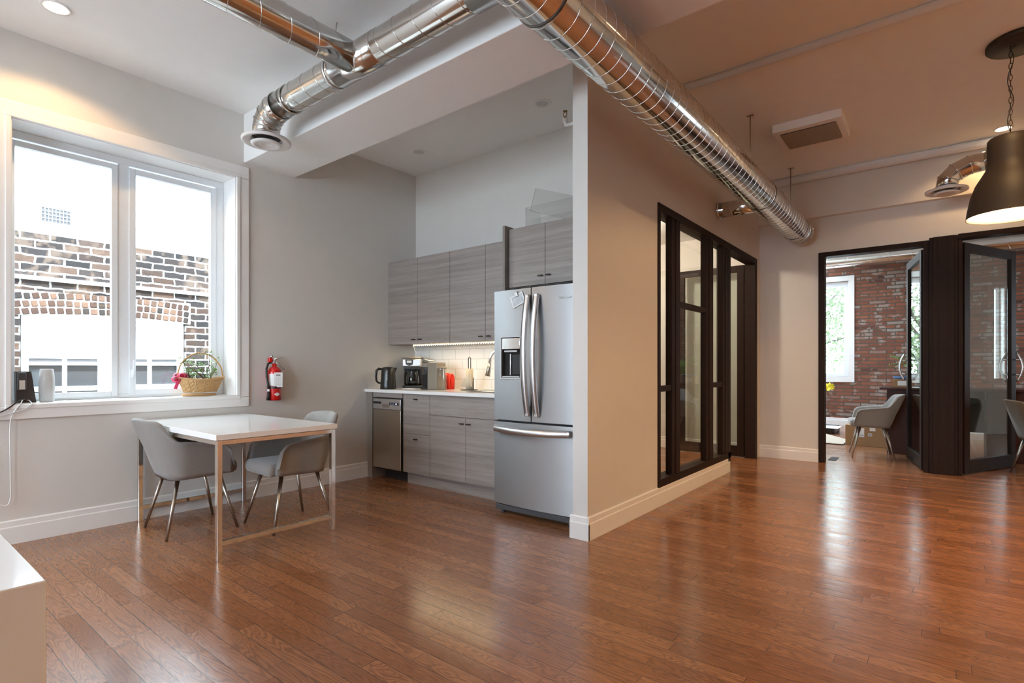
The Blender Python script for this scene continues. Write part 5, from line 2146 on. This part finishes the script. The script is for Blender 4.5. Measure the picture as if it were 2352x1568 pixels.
for (a, c) in ((1.125, 1.80), (1.88, 2.565)):
    b = MB().use(stucco_m)
    b.box(XO - 0.10, XO - 0.03, a + .055, c - .055, wz1 - 0.07, wz1)
    b.box(XO - 0.10, XO - 0.03, a, a + 0.055, wz0, wz1)
    b.box(XO - 0.10, XO - 0.03, c - 0.055, c, wz0, wz1)
    b.box(XO - 0.10, XO - 0.03, a + .055, c - .055, 1.165, 1.20)
    b.box(XO - 0.10, XO - 0.03, a + .055, c - .055, 0.90, 0.95)
    m_ = (a + c) / 2
    b.box(XO - 0.09, XO - 0.028, m_ - 0.015, m_ + 0.015, wz0, 1.25)
    b.box(XO - 0.075, XO - 0.07, a + .055, c - .055, 1.235, wz1 - .07)
    fo = obj('window_frame', b, None, ob)
    b = MB().use(dgrey_m)
    b.box(XO - 0.085, XO - 0.08, a + .05, c - .05, wz0, 1.235)
    obj('window_glass', b, None, fo)
b = MB().use(stucco_m)
b.box(XO - 0.12, XO - 0.02, 1.80, 1.88, wz0, wz1)
obj('window_post', b, None, ob)

# trees outside the office window
rnd = random.Random(11)


def tree(x, y, h, label):
    t = thing('leafy_tree', (x, y, -1.2), label, 'tree', 'trees beyond the office window')
    b = MB().use(bark_m)
    tops = []
    b.sweep([(x, y, -1.2), (x + .1, y, 0.6), (x - .05, y, 2.2)], [0.14, 0.11, 0.07], 10)
    for k in range(8):
        a = rnd.uniform(0, 2 * PI)
        st = (x, y, rnd.uniform(0.4, 2.0))
        en = (x + 1.3 * math.cos(a), y + 1.0 * math.sin(a), st[2] + rnd.uniform(0.6, 2.0))
        md2 = ((st[0] + en[0]) / 2, (st[1] + en[1]) / 2, (st[2] + en[2]) / 2 + .15)
        b.sweep([st, md2, en], [0.045, 0.03, 0.012], 6)
        tops += [md2, en]
    obj('trunk', b, None, t)
    b = MB().use(tree_m)
    for k in range(5200):
        c0 = Vector(tops[rnd.randrange(len(tops))])
        c = c0 + Vector((rnd.gauss(0, .42), rnd.gauss(0, .38), rnd.gauss(0, .42)))
        d = Vector((rnd.gauss(0, 1), rnd.gauss(0, 1), rnd.gauss(0, 1))).normalized()
        s = d.cross(Vector((.3, .5, 1))).normalized() * 0.030
        b.add([c, c + d * .05 + s, c + d * .10, c + d * .05 - s], [(0, 1, 2, 3)])
    obj('foliage', b, None, t)['kind'] = 'stuff'


tree(-2.9, 15.2, 4, 'bright green tree directly outside the office window')
tree(-1.2, 19.6, 4, 'paler tree further behind outside the office window')
tree(-6.2, 20.5, 4, 'leftmost tree beyond the office window')
